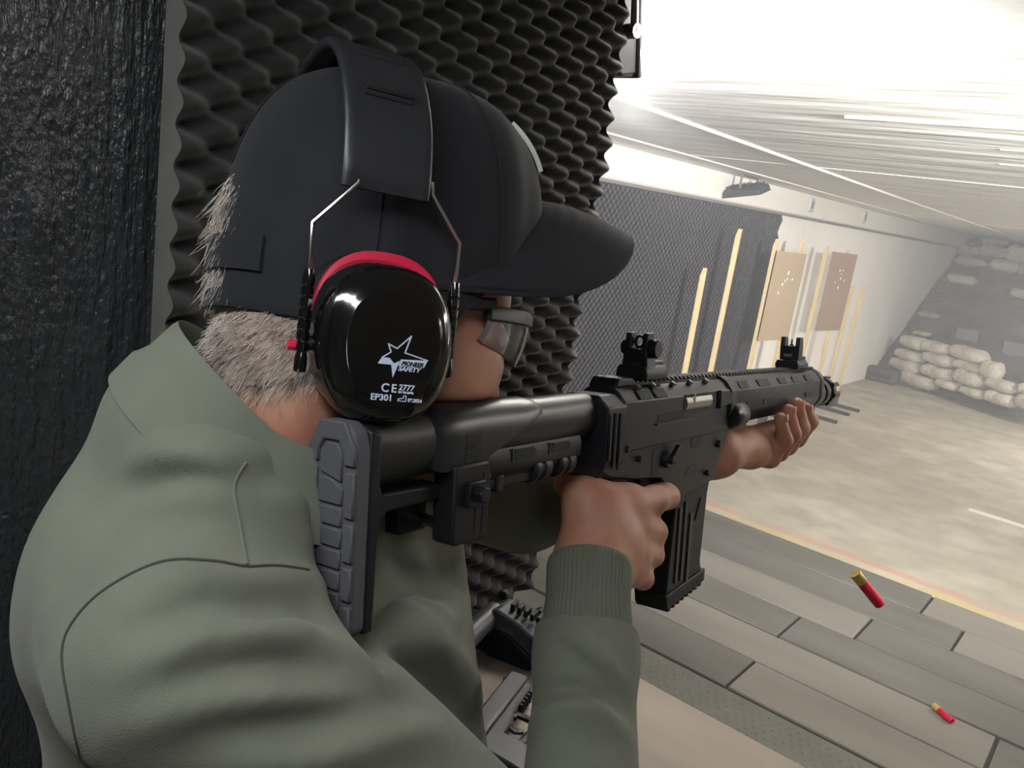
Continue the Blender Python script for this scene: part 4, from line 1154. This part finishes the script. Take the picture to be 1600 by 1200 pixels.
for s in (1, -1):
    L = lambda lst: [cup_ring(f+.0065, u-.001, r, sc*1.03, s) for (f, u, r, sc) in lst]
    cup = MB().loft(L([(-.001, .003, .0880, .97), (-.001, .003, .0935, 1.0), (0, .001, .100, 1.0), (0, 0, .1075, .975), (0, 0, .1130, .925), (0, 0, .1165, .845), (0, 0, .1180, .75), (0, 0, .1183, .72), (0, 0, .1192, .69), (0, 0, .1196, .64), (0, 0, .1198, .3)])).build('ear_cup', M['gloss'], ear, angle=60)
    MB().loft(L([(.001, .0085, .0815, .97), (.001, .0085, .0822, .995), (.0008, .0080, .0895, 1.005), (.0005, .007, .0900, .97)])).build('red_ring', M['ringred'], cup, angle=40)
    MB().loft(L([(-.001, .005, .0705, .80), (-.001, .005, .0690, .92), (-.001, .005, .0715, 1.04), (-.001, .005, .0770, 1.07), (-.001, .005, .0815, 1.04)])).build('cushion', M['cushion'], ear, angle=60)
    for pts in ([(-.0155, .092, .098), (-.0155, .084, .0985), (-.0375, .059, .0985), (-.0365, .031, .0980)], [(.0265, .093, .0985), (.0275, .086, .0985), (.0465, .062, .0985), (.0465, .036, .0980)]):
        w_ = MB().tube([(a, b, s*c) for a, b, c in pts], .00125, 8).build('wire', M['chrome'], ear)
        a, b, c = pts[-1]
        pr = [(0, 0), (.0028, 0)]
        for k in range(7):
            h = .004+.0058*k; pr += [(.0034, h), (.0034, h+.0042), (.0028, h+.0046), (.0028, h+.0054)]
        pr += [(.0034, .046), (.0034, .054), (0, .055)]
        sl = MB().lathe([(r_, b-.052+.0555-h_) for r_, h_ in pr][::-1], 12, Matrix.Translation((a, 0, s*c)), ax='y').build('slider', M['gloss'], ear, angle=30)
    MB().cyl((-.036, -.004, s*.0955), (-.030, -.004, s*.0955), .004, 12).cyl((.0465, -.004, s*.0955), (.036, -.004, s*.0955), .004, 12).build('pivot', M['cushion'], cup)
MB().lathe([(0, -.004), (.0028, -.004), (.0028, .002), (0, .002)], 10, Matrix.Translation((-.0395, -.006, .0955)), ax='x').build('pivot_button', M['ringred'], ear)
# printing on the right cup
KX = .000355; KU = .000333
def pxl(x, y): return ((x-598)*KX+.0055, -(y-535)*KU-.001)
def flat(polys, name, m=None, r=.1199):
    mb = MB()
    for pl in polys:
        pts = [pxl(440+x/4, 360+y/4) for x, y in pl]
        n = len(pts); b0 = len(mb.v)
        mb.add([(f, u, r) for f, u in pts] + [(f, u, r+.0003) for f, u in pts], [tuple(range(n, 2*n))] + [(i, (i+1) % n, n+(i+1) % n, n+i) for i in range(n)])
    return mb.build(name, m or M['print'], ear, smooth=False)
def stroke(pts, w):
    out = []
    for a, b in zip(pts[:-1], pts[1:]):
        dx, dy = b[0]-a[0], b[1]-a[1]; l = math.hypot(dx, dy); nx, ny_ = -dy/l*w/2, dx/l*w/2
        ex, ey = dx/l*w*.35, dy/l*w*.35
        out.append([(a[0]+nx-ex, a[1]+ny_-ey), (b[0]+nx+ex, b[1]+ny_+ey), (b[0]-nx+ex, b[1]-ny_+ey), (a[0]-nx-ex, a[1]-ny_-ey)])
    return out
star = stroke([(575, 782), (627, 742), (606, 692), (662, 716), (744, 628), (714, 738), (862, 772)], 8)
star += [[(575, 780), (622, 780), (640, 822), (552, 822)], [(622, 780), (652, 812), (688, 790), (676, 826), (652, 902), (634, 812)], [(694, 782), (862, 772), (842, 822), (680, 824)]]
flat(star, 'star_emblem')
def text(s, x, y, size, m, r=.12, shear=0., sx=1.):
    c = bpy.data.curves.new('print_text', 'FONT'); c.body = s; c.size = size; c.shear = shear; c.extrude = .0001; c.offset = .00012
    c.materials.append(m); o0 = bpy.data.objects.new('tmp_text', c); COL.objects.link(o0)
    bpy.context.view_layer.update(); me = bpy.data.meshes.new_from_object(o0.evaluated_get(bpy.context.evaluated_depsgraph_get()))
    bpy.data.objects.remove(o0)
    o = bpy.data.objects.new('printed_text', me); COL.objects.link(o); o.parent = ear
    f, u = pxl(x, y); o.location = (f, u, r); o.scale = (sx, 1, 1)
    return o
text('PIONEER', 614, 564.5, .0031, M['gloss'], .1203, .3, 1.0)
text('SAFETY', 610, 573.5, .0033, M['print'], .12, .3, 1.12)
text('C E', 587, 608.5, .0062, M['print'])
text('2777', 614, 604.0, .0043, M['print'], .12, .1, 1.0)
text('EN 352-1:2002', 614, 608.8, .0014, M['print'], .12, 0, 1.0)
text('EP301', 572, 622.5, .0046, M['print'], .12, 0, 1.05)
text('09.2024', 630, 621.5, .0025, M['print'], .12, 0, 1.0)
flat(stroke([(700, 1046), (748, 1046), (748, 1010), (732, 1010), (732, 1026), (700, 1034), (700, 1046)], 5), 'factory_mark')

# ================================================================ SAFETY GLASSES
M['clear'] = bpy.data.materials.new('clear_lens'); M['clear'].use_nodes = True
nt = M['clear'].node_tree; nt.nodes.clear()           # a thin clear sheet: mostly see-through, mirror-like at glancing angles
tr = nt.nodes.new('ShaderNodeBsdfTransparent'); tr.inputs[0].default_value = (.95, .92, .92, 1)
gs = nt.nodes.new('ShaderNodeBsdfGlossy'); gs.inputs['Roughness'].default_value = .06
fr = nt.nodes.new('ShaderNodeFresnel'); fr.inputs[0].default_value = 1.18
df = nt.nodes.new('ShaderNodeBsdfDiffuse'); df.inputs[0].default_value = (.9, .85, .85, 1)      # pale film standing in for the bright range's reflection
mz_ = nt.nodes.new('ShaderNodeMixShader'); mz_.inputs[0].default_value = .16; nt.links.new(tr.outputs[0], mz_.inputs[1]); nt.links.new(df.outputs[0], mz_.inputs[2])
mx = nt.nodes.new('ShaderNodeMixShader'); om = nt.nodes.new('ShaderNodeOutputMaterial')
nt.links.new(fr.outputs[0], mx.inputs[0]); nt.links.new(mz_.outputs[0], mx.inputs[1]); nt.links.new(gs.outputs[0], mx.inputs[2]); nt.links.new(mx.outputs[0], om.inputs[0])
gl = empty('safety_glasses', HO, HAX)
tag(gl, 'clear wraparound safety glasses with a black brow bar under the cap brim', 'glasses')
def wrap(a):        # plan of the front: a -1..1
    th = a*1.18
    return (.040+.098*math.cos(th)**.9, .079*math.sin(th)*.98/math.sin(1.18)*.93)
mb = MB()
rings = []
for k in range(33):
    a = -1+2*k/32; f, r = wrap(a); u = .0295-.002*a*a
    h = .0048; tk = .0036
    o_ = Vector((f-.05, 0, r)).normalized()
    rings.append([(f+o_.x*tk*c, u+h*s, r+o_.z*tk*c) for c, s in [(1, -.8), (1, .5), (.5, 1), (-.5, 1), (-1, .6), (-1, -.8), (-.4, -1), (.4, -1)]])
mb.loft(rings).build('brow_bar', M['cushion'], gl, angle=40)
vs, fs = [], []
NA, NU = 36, 12
for o_ in (0, .0016):
    for i in range(NA+1):
        a = -1+2*i/NA; f, r = wrap(a); q = Vector((f-.05, 0, r)).normalized()
        bot_ = .030-(.034-.014*abs(a)**3) + .010*max(0, .25-abs(a))*4*.8
        for j in range(NU+1):
            t = j/NU; u = .026+(bot_-.026)*t
            cv = -.007*t*t
            vs.append((f+q.x*(cv+o_)-.0, u, r+q.z*(cv+o_)))
K = (NA+1)*(NU+1); q = lambda i, j, o: o*K+i*(NU+1)+j
for i in range(NA):
    for j in range(NU):
        fs += [(q(i,j,1), q(i+1,j,1), q(i+1,j+1,1), q(i,j+1,1)), (q(i,j,0), q(i,j+1,0), q(i+1,j+1,0), q(i+1,j,0))]
    fs += [(q(i,0,0), q(i+1,0,0), q(i+1,0,1), q(i,0,1)), (q(i,NU,0), q(i,NU,1), q(i+1,NU,1), q(i+1,NU,0))]
for j in range(NU):
    fs += [(q(0,j,0), q(0,j,1), q(0,j+1,1), q(0,j+1,0)), (q(NA,j,0), q(NA,j+1,0), q(NA,j+1,1), q(NA,j,1))]
MB().add(vs, fs).build('lens', M['clear'], gl, angle=180)
for s in (-1, 1):
    f, r = wrap(1)
    MB().tube([(f+.004, .033, s*(r+.001)), (f-.025, .030, s*(r+.005)), (.035, .024, s*.0815), (.010, .018, s*.0815), (-.012, .004, s*.080)], [.0042, .0040, .0032, .003, .003], 8, squash=.5, up=(0, 1, 0)).build('temple_arm', M['cushion'], gl)
# ================================================================ SWEATSHIRT
M['shirt'] = mat('olive_sweatshirt', lin(107, 110, 96), .9, spec=.2, noise=(24, .07), bump=(900, .35, .0012), sheen=.12)
M['rib'] = mat('olive_rib_knit', lin(105, 108, 95), .9, spec=.2, noise=(30, .06), bump=(900, .3, .001), sheen=.1)
cn = zz + n_*.36 + a_*.17; cn /= np.linalg.norm(cn)          # the opening tips towards the front
c1 = n_ - cn*(n_ @ cn); c1 /= np.linalg.norm(c1); c2 = np.cross(cn, c1)
CC = P(440, 640, .540)
def shirt_sdf(p):
    d = torso(p, 0)
    d = smin(d, arm_l(p, .004), .035)
    ar_ = smin(arm_r(p, .004), d_cap(p, W_-(W_-E_)*.26, W_-(W_-E_)*.19, .0385, .0360), .02)
    d = smin(d, ar_, .013)
    # the shoulders run up to the collar, and the neck opening
    q_ = [p[i]-float(CC[i]) for i in range(3)]; h_ = q_[0]*cn[0]+q_[1]*cn[1]+q_[2]*cn[2]
    rd = np.sqrt(np.maximum(q_[0]**2+q_[1]**2+q_[2]**2-h_**2, 0))
    d = smin(d, np.sqrt((rd-.074)**2+(h_+.030)**2)-.017, .040)
    d = smax(d, -d_cap(p, CC+cn*.06, CC-cn*.045, .066, .060), .006)
    # the butt of the gun presses into the front of the shoulder
    return pocket(p, d, 0.)
V5, F5 = surfnet(shirt_sdf, (-.78, .02, .80), (-.03, 1.0, 1.56), .0055)
# clip the sleeves at the wrists, the hem is closed
def cut(V, F, pt, nrm):
    keep = ((V-pt) @ nrm < 0)
    return F[keep[F].all(1)]
ar = (W_-E_)/np.linalg.norm(W_-E_); al = (LW_-LE_)/np.linalg.norm(LW_-LE_)
V5 = smooth_mesh(V5, F5, 3)
near_r = np.linalg.norm(np.cross(V5-W_, ar), axis=1) < .062
near_r &= np.linalg.norm(V5-W_, axis=1) < .14
kr = (((V5-(W_-ar*.046)) @ ar) > 0) & near_r
kl = (((V5-(LW_-al*.080)) @ al) > 0) & (np.linalg.norm(V5-LW_, axis=1) < .14)
F5 = F5[~(kr | kl)[F5].any(1)]
N5 = vnormals(V5, F5)
BV5 = bvh_of(V5, F5)
def surf(px, py):
    d = Vector(FW + RR*(px-800)/FPX - UU*(py-600)/FPX)
    h = BV5.ray_cast(Vector(CP), d)
    return h
def fold(pts, width, height, world=None):
    """a soft ridge (or crease when height<0) of cloth along a line lying on the surface"""
    global V5
    P3 = []
    for a, b in zip(pts[:-1], pts[1:]):
        for k in range(8):
            t = k/8; h = surf(a[0]+(b[0]-a[0])*t, a[1]+(b[1]-a[1])*t)
            if h[0] is not None: P3.append(np.array(h[0]))
    if not P3: return
    P3 = np.array(P3); n = len(P3); lo = P3.min(0)-3*width; hi = P3.max(0)+3*width
    m = np.nonzero(((V5 > lo) & (V5 < hi)).all(1))[0]
    D = np.linalg.norm(V5[m][:, None]-P3[None], axis=2); k = D.argmin(1); dm = D.min(1)
    taper = np.sin(np.pi*np.clip((k+.5)/n, .0, 1))**.6
    V5[m] += N5[m]*(1.7*height*taper*np.exp(-(dm/width)**2))[:, None]
R_ = [ # upper arm: folds running along the sleeve from the armhole
    ([(330, 905), (480, 905), (580, 960), (640, 1040)], .010, .0035), ([(180, 990), (330, 940), (470, 950), (560, 1010)], .010, -.0045),
    ([(170, 1060), (330, 990), (480, 990), (600, 1050)], .011, .0050), ([(250, 1070), (420, 1030), (560, 1060)], .010, -.0055),
    ([(160, 1150), (330, 1085), (500, 1080), (640, 1120)], .012, .0050), ([(330, 1150), (480, 1130), (620, 1100), (655, 1075)], .010, -.0055),
    ([(300, 1195), (470, 1180), (640, 1140), (720, 1160)], .012, .005),
    # yoke and back
    ([(190, 730), (250, 708), (320, 712), (380, 730)], .009, .0042), ([(200, 765), (290, 745), (374, 758)], .008, -.0038), ([(210, 800), (290, 775), (372, 778)], .009, .0025), ([(500, 800), (450, 780), (400, 760)], .008, .003),
    ([(60, 1000), (90, 900), (170, 790)], .014, .003),
    # chest
    ([(596, 940), (660, 992), (735, 1065), (795, 1160)], .013, .0085), ([(606, 985), (690, 1075), (765, 1165)], .015, -.012),
    ([(600, 850), (640, 900), (700, 930)], .010, -.006), ([(640, 860), (665, 920)], .008, .004), ([(610, 930), (680, 960), (730, 990)], .012, .004),
    # forearm
    ([(870, 1005), (915, 1040), (955, 1075), (990, 1120)], .0055, -.0040), ([(885, 985), (935, 1020), (992, 1085)], .006, .0035),
    ([(822, 1115), (850, 1085), (900, 1072), (950, 1090), (992, 1130)], .0055, -.0050), ([(822, 1140), (870, 1100), (940, 1108), (995, 1160)], .007, .0045), ([(840, 1180), (900, 1150), (960, 1170)], .007, -.003)]
for pts, w, h in R_: fold(pts, w, h)
# general softness of the cloth
V5 += N5*(.0012*np.sin(V5[:, 0:1]*47+V5[:, 2:3]*31)*np.sin(V5[:, 1:2]*39-V5[:, 2:3]*23))
V5 = smooth_mesh(V5, F5, 1)
shirt = pchild(finish('sweatshirt', np_mesh('sweatshirt', V5, F5), M['shirt'], None, angle=180))
shirt.modifiers.new('sub', 'SUBSURF').levels = 1; shirt.modifiers['sub'].render_levels = 1
BV5 = bvh_of(V5, F5)
def crom(p, n=6):
    out = []
    for i in range(len(p)-1):
        p0, p1, p2, p3 = [np.array(p[max(0, min(len(p)-1, i+k))], float) for k in (-1, 0, 1, 2)]
        for j in range(n):
            t = j/n; out.append(.5*((2*p1)+(p2-p0)*t+(2*p0-5*p1+4*p2-p3)*t*t+(3*p1-p0-3*p2+p3)*t**3))
    return out+[np.array(p[-1], float)]
def seam(pxs, r, name='seam', m=None):
    pts = []
    for x, y in crom(pxs):
        h = surf(x, y)
        if h[0] is not None and (not pts or (h[0]-pts[-1]).length < .05): pts.append(h[0]+h[1]*r*.15)
    if len(pts) > 2:
        pts = [pts[0]] + [(a_1+b_1*2+c_1)/4 for a_1, b_1, c_1 in zip(pts, pts[1:], pts[2:])] + [pts[-1]]
        o = MB().tube(pts, r, 6).build(name, m or M['rib'], None); o.parent = shirt; return o
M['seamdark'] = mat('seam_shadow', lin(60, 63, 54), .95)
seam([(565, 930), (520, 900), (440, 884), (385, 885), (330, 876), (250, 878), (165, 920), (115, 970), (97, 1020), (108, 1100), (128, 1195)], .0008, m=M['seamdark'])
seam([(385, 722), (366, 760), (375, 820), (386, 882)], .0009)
# collar band
def ringpts(c, ax1, ax2, r1, r2, n=56):
    return [c + ax1*r1*math.cos(2*math.pi*k/n)+ax2*r2*math.sin(2*math.pi*k/n) for k in range(n)]
prof = [(.094, -.034), (.0885, -.0165), (.0868, -.0150), (.0815, -.008), (.0748, .010), (.0725, .0135), (.0702, .010), (.0735, -.008), (.075, -.024)]
rings = []
for k in range(72):
    a = 2*math.pi*k/72; dr = c1*math.cos(a)*1.0 + c2*math.sin(a)*.97
    bk = max(0, -math.cos(a-.2))
    rings.append([tuple(CC + dr*(r+.008*bk) + cn*(h + .010*bk - .012*(1-bk) + .002*math.sin(2*a))) for r, h in prof])
rings.append(rings[0])
co = MB().loft(rings, caps=False).build('collar', M['rib'], None, angle=70); co.parent = shirt
# ribbed cuffs
def cuff(name, c, ax, r, L_, side, flare=1.03, n=232):
    ax = ax/np.linalg.norm(ax); e1 = np.cross(ax, side); e1 /= np.linalg.norm(e1); e2 = np.cross(ax, e1)
    rings = []
    prof = [(-.006, 1.02, 0), (0., 1.05, 0), (.012, 1.05, 1), (L_*.5, 1.0, 1), (L_-.006, flare, 1), (L_-.001, flare*1.0, 0), (L_, flare*.97, 0), (L_-.004, flare*.93, 0), (L_*.4, .93, 0)]
    for h, s, rb in prof:
        rings.append([tuple(c + ax*(h) + (e1*math.cos(2*math.pi*k/n)+e2*math.sin(2*math.pi*k/n)*1.06)*(r*s+rb*(.0008 if k % 4 in (1, 2) else -.0004))) for k in range(n)])
    o = MB().loft(rings, caps=False).build(name, M['rib'], None, angle=80); o.parent = shirt
    return o
cuff('cuff', W_-ar*.055, ar, .0335, .065, np.array([0, 0, 1.]))
cuff('cuff', LW_-al*.095, al, .0335, .052, np.array([0, 0, 1.]))

# ================================================================ TROUSERS AND SHOES (below the frame)
M['jeans'] = mat('dark_jeans', lin(44, 48, 58), .9, noise=(30, .12), bump=(600, .3, .001))
M['shoe'] = mat('dark_shoe', lin(36, 34, 33), .6, noise=(20, .1)); M['sole'] = mat('shoe_sole', lin(120, 116, 108), .8)
HR_, HL_ = np.array([-.30, .26, .90]), np.array([-.40, .42, .90])
FR_, FL_ = np.array([-.22, .13, .0]), np.array([-.46, .55, .0])
def legs(p):
    d = d_ell(p, (-.35, .345, .90), (.140, .178, .13), AX)
    for h_, f_ in ((HR_, FR_), (HL_, FL_)):
        kn = (h_+f_)/2 + n_*.03; an = f_+np.array([0, 0, .07])
        d = smin(d, smin(d_cap(p, h_, kn, .088, .066), d_cap(p, kn, an, .066, .056), .02), .05)
    return d
V6, F6 = surfnet(legs, (-.65, -.02, .03), (-.02, .78, 1.06), .011)
pchild(finish('trousers', np_mesh('trousers', smooth_mesh(V6, F6, 2), F6), M['jeans'], None, angle=180))
for f_, dr in ((FR_, np.array([.55, .83, 0])), (FL_, np.array([-.05, 1., 0]))):
    dr = dr/np.linalg.norm(dr); sd = np.cross(dr, zz)
    def shoe(p, f_=f_, dr=dr):
        b = f_+dr*-.05
        d = smin(d_cap(p, b+zz*.045, f_+dr*.06+zz*.040, .043, .042), d_cap(p, f_+dr*.06+zz*.036, f_+dr*.145+zz*.030, .043, .030), .02)
        d = smin(d, d_cap(p, f_-dr*.03+zz*.05, f_-dr*.03+zz*.11, .046, .050), .03)
        return smax(d, .022-p[2]-.012, .004)
    Vq, Fq = surfnet(shoe, f_-np.array([.24, .24, .02]), f_+np.array([.24, .24, .2]), .006)
    sh_ = pchild(finish('shoe', np_mesh('shoe', Vq, Fq), M['shoe'], None, angle=60))
    ring = lambda z_, g: [tuple(f_+dr*(.046+ .118*math.cos(a))+sd*(.043+.004*math.cos(a))*math.sin(a)*g+zz*z_) for a in [2*math.pi*k/24 for k in range(24)]]
    so = MB().loft([ring(-.012, 1), ring(.012, 1.04), ring(.016, .95)]).build('sole', M['sole'], None); so.parent = sh_

# ================================================================ COUNTER, PISTOLS
BH = .95
ct = empty('booth_counter', (.3, .85, -.012))
def cb(name, lo, hi, m, bevel=.003):
    mb = MB().box(lo, hi); mb.v = [(x-.3, y-.85, z+.012) for x, y, z in mb.v]
    return mb.build(name, m, ct, bevel=bevel)
cb('counter_top', (-.795, .66, BH-.035), (1.7, 1.062, BH), M['bench'], .004)
cb('front_panel', (-.795, 1.02, .012), (1.7, 1.045, BH-.035), M['benchside'])
for x in (-.78, .45, 1.66):
    cb('leg', (x, .68, -.012), (x+.05, .73, BH-.035), M['benchside'])
cb('rail', (-.73, .69, BH-.11), (1.66, .715, BH-.035), M['benchside'])
tag(ct, 'pale counter of the shooting booth under the pistol and the carbine chassis', 'counter')
M['grey_poly'] = mat('grey_polymer', lin(66, 67, 71), .45, noise=(30, .08))
M['slide'] = mat('grey_slide', lin(90, 90, 94), .38, .1, noise=(30, .06))
def onbench(px, py, h):
    d = FW + RR*(px-800)/FPX - UU*(py-600)/FPX; t = (BH+h-CAMH)/d[2]; return CP+d*t
# pistol lying on its left side; local x along the barrel to the muzzle, y towards the grip, z up
a = onbench(752, 1108, .02); b = onbench(797, 1052, .02)
dx = (b-a); dx[2] = 0; dx /= np.linalg.norm(dx)
dy = np.cross(dx, zz)                      # grip to the right of the muzzle direction
o_ = b-dx*.185; o_[2] = BH+.0305        # it lies on its side, so its own z points down
pis = empty('pistol', o_, [dx, dy, -np.cross(dy, dx)])
MB().box((0, 0, .003), (.184, .028, .027)).build('slide', M['slide'], pis, bevel=.004)
MB().prism([(.004, .0275), (.17, .0275), (.17, .040), (.098, .041), (.090, .045), (.052, .046), (.040, .120), (-.004, .128), (-.012, .122), (.004, .052), (-.004, .040)], .004, .026, ax='z').build('frame', M['grey_poly'], pis, bevel=.004)
MB().tube([(.098, .041, .015), (.108, .044, .015), (.106, .066, .015), (.090, .074, .015), (.056, .070, .015), (.050, .062, .015)], .004, 8, squash=1.5, up=(0, 0, 1)).build('trigger_guard', M['poly'], pis)
MB().tube([(.076, .044, .015), (.072, .055, .015), (.078, .064, .015)], .003, 8).build('trigger', M['slide'], pis)
mb = MB()
for k in range(6): mb.box((.008+k*.006, .001, .0268), (.0105+k*.006, .027, .0282))
for k in range(5): mb.box((.118+k*.009, .041, .006), (.122+k*.009, .0455, .024))
mb.build('serration', M['poly'], pis)
MB().box((.010, -.006, .012), (.018, .001, .018)).box((.172, -.005, .013), (.177, .001, .017)).build('sight', M['poly'], pis, bevel=.001)
MB().box((.08, .004, .0270), (.118, .016, .0276)).build('ejection_port', M['anod_dark'], pis)
MB().box((.036, .08, .0258), (.040, .084, .0264)).prism([(-.004, .126), (.042, .118), (.044, .126), (-.006, .136)], .002, .028, ax='z').build('magazine_base', M['poly'], pis, bevel=.001)
tag(pis, 'grey pistol lying on the counter nearer the person', 'pistol')
# pistol in a carbine chassis, on a dark pad
p1 = onbench(735, 985, .06); p0 = onbench(776, 947, .075); p2 = onbench(852, 1000, .05)
o_ = p0.copy(); o_[2] = BH
dx = p2-p0; dx[2] = 0; dx /= np.linalg.norm(dx); dy = np.cross(zz, dx)
kit = empty('carbine', o_, [dx, dy, zz])    # local x along the chassis, z up; the apex stands at the origin
Lk = float(np.linalg.norm((p2-p0)[:2]))+.008
MB().prism([(-.01, .072), (.012, .084), (Lk*.55, .072), (Lk, .050), (Lk+.006, .036), (Lk-.004, .022), (.03, .050), (-.01, .048)], -.024, .024, ax='y').build('chassis', M['grey_poly'], kit, bevel=.004)
MB().prism([(.0, .047), (.03, .049), (Lk-.01, .020), (Lk-.02, .0), (.0, .0)], -.019, .019, ax='y').build('lower_chassis', M['poly'], kit, bevel=.004)
q1 = p1-o_; s1 = np.array([q1 @ dx, q1 @ dy, 0])
MB().tube([(.0, .0, .066), tuple(s1*.6+np.array([0, 0, .058])), tuple(s1*1.5+np.array([0, 0, .044]))], [.017, .017, .018], 12).build('stock', M['grey_poly'], kit, angle=50)
MB().tube([tuple(s1*1.2+np.array([0, 0, .05])), tuple(s1*1.3+np.array([0.02, -.03, .02])), tuple(s1*1.2+np.array([0.03, -.04, .008]))], [.014, .012, .008], 8).build('stock_brace', M['poly'], kit)
mb = MB()
for k in range(5): mb.prism([(.026+k*.011, .082-k*.0016), (.032+k*.011, .081-k*.0016), (.032+k*.011, .092-k*.0016), (.026+k*.011, .093-k*.0016)], -.010, .010, ax='y')
mb.build('rail_tooth', M['poly'], kit, bevel=.001)
mb = MB().cyl((Lk*.66, .020, .072), (Lk*.66, .034, .072), .010, 14).cyl((Lk*.92, .018, .054), (Lk*.92, .032, .054), .009, 14).cyl((.0, .016, .086), (.0, .028, .086), .008, 12)
mb.build('knob', M['poly'], kit, bevel=.0015)
MB().cyl((Lk-.01, 0, .036), (Lk+.022, 0, .024), .007, 12).build('muzzle', M['anod'], kit)
MB().box((Lk*.25, -.0245, .052), (Lk*.45, -.0238, .060)).build('window', M['slide'], kit)
tag(kit, 'grey carbine chassis with knobs lying on the counter against the foam', 'carbine')
c_ = onbench(792, 1012, .0); padm = MB()
for s_, z_ in ((1., .0), (1.03, .012), (.98, .024), (.8, .030)):
    pass
rings = []
for z_, s_ in ((.0003, .96), (.006, 1.0), (.020, .99), (.027, .93), (.030, .75)):
    rings.append([(.105*s_*math.copysign(abs(math.cos(a))**.6, math.cos(a)), .036*s_*math.copysign(abs(math.sin(a))**.6, math.sin(a)), z_) for a in [2*math.pi*k/32 for k in range(32)]])
pe = empty('gun_pouch', (c_[0], c_[1], BH), [dx, dy, zz])
padm.loft(rings).build('pouch', M['cushion'], pe, angle=60)
MB().tube([(-.09, -.034, .020), (0, -.037, .022), (.09, -.034, .020)], .0016, 6).build('zip', M['anod'], pe)
tag(pe, 'black pouch on the counter below the carbine chassis', 'pouch')
# the shell that has just left the port
sp = P(1352, 916, 1.42); sd = P(1366, 940, 1.42)-P(1334, 900, 1.42)
shell(sp-sd*.5, sd, 'red and brass shotgun shell flying out in mid air above the floor planks', .9)
# ================================================================ GUN SMOKE AND DUST hanging in the range
hz = bpy.data.materials.new('haze'); hz.use_nodes = True; nt = hz.node_tree; nt.nodes.clear()
vo = nt.nodes.new('ShaderNodeVolumeScatter'); vo.inputs['Density'].default_value = .030; vo.inputs['Anisotropy'].default_value = .2
vo.inputs['Color'].default_value = (.96, .97, 1, 1)
out = nt.nodes.new('ShaderNodeOutputMaterial'); nt.links.new(vo.outputs[0], out.inputs['Volume'])
hb = MB().box((WX+.001, 1.16, -.008), (R_X-.001, 15.19, CZ-.001)).build('haze', hz, None, smooth=False)
tag(hb, 'thin gun smoke and dust hanging over the whole range', 'smoke', kind='stuff')

# ================================================================ small pieces that come out of one loop become objects of their own
SPLIT = {'side_recess', 'collar', 'bracket', 'pivot', 'knob', 'receiver_pin', 'rail_screw', 'receiver_vent', 'slot', 'muzzle_tooth', 'magazine_rib', 'sight',
         'serration', 'cooling_fins', 'rear_ribs', 'foot', 'block', 'latch', 'spring_block', 'windage_knob', 'stock_clamp', 'bolt', 'selector', 'front_post', 'hexagon_bolt'}
def split_islands(o):
    me = o.data; n = len(me.vertices); par = list(range(n))
    def find(a):
        while par[a] != a: par[a] = par[par[a]]; a = par[a]
        return a
    for e in me.edges:
        a, b = find(e.vertices[0]), find(e.vertices[1])
        if a != b: par[a] = b
    groups = {}
    for i in range(n): groups.setdefault(find(i), []).append(i)
    if len(groups) < 2: return
    polys = [tuple(p.vertices) for p in me.polygons]
    for k, (root, ids) in enumerate(groups.items()):
        ix_ = {v: q for q, v in enumerate(ids)}
        m2 = bpy.data.meshes.new(o.name.split('.')[0]); m2.from_pydata([tuple(me.vertices[v].co) for v in ids], [], [[ix_[v] for v in p] for p in polys if p[0] in ix_])
        m2.shade_smooth(); m2.set_sharp_from_angle(angle=math.radians(35)); m2.materials.append(me.materials[0])
        if k == 0: first = m2
        else:
            c = o.copy(); c.data = m2; COL.objects.link(c); c.parent = o.parent; c.matrix_parent_inverse = o.matrix_parent_inverse.copy()
    o.data = first
for o in list(COL.objects):
    if o.type == 'MESH' and o.name.split('.')[0] in SPLIT: split_islands(o)
    elif o.type == 'MESH' and o.name.split('.')[0] in ('grip_ridges', 'base_ridge', 'rail_tooth', 'pad_rim'): o['kind'] = 'stuff'
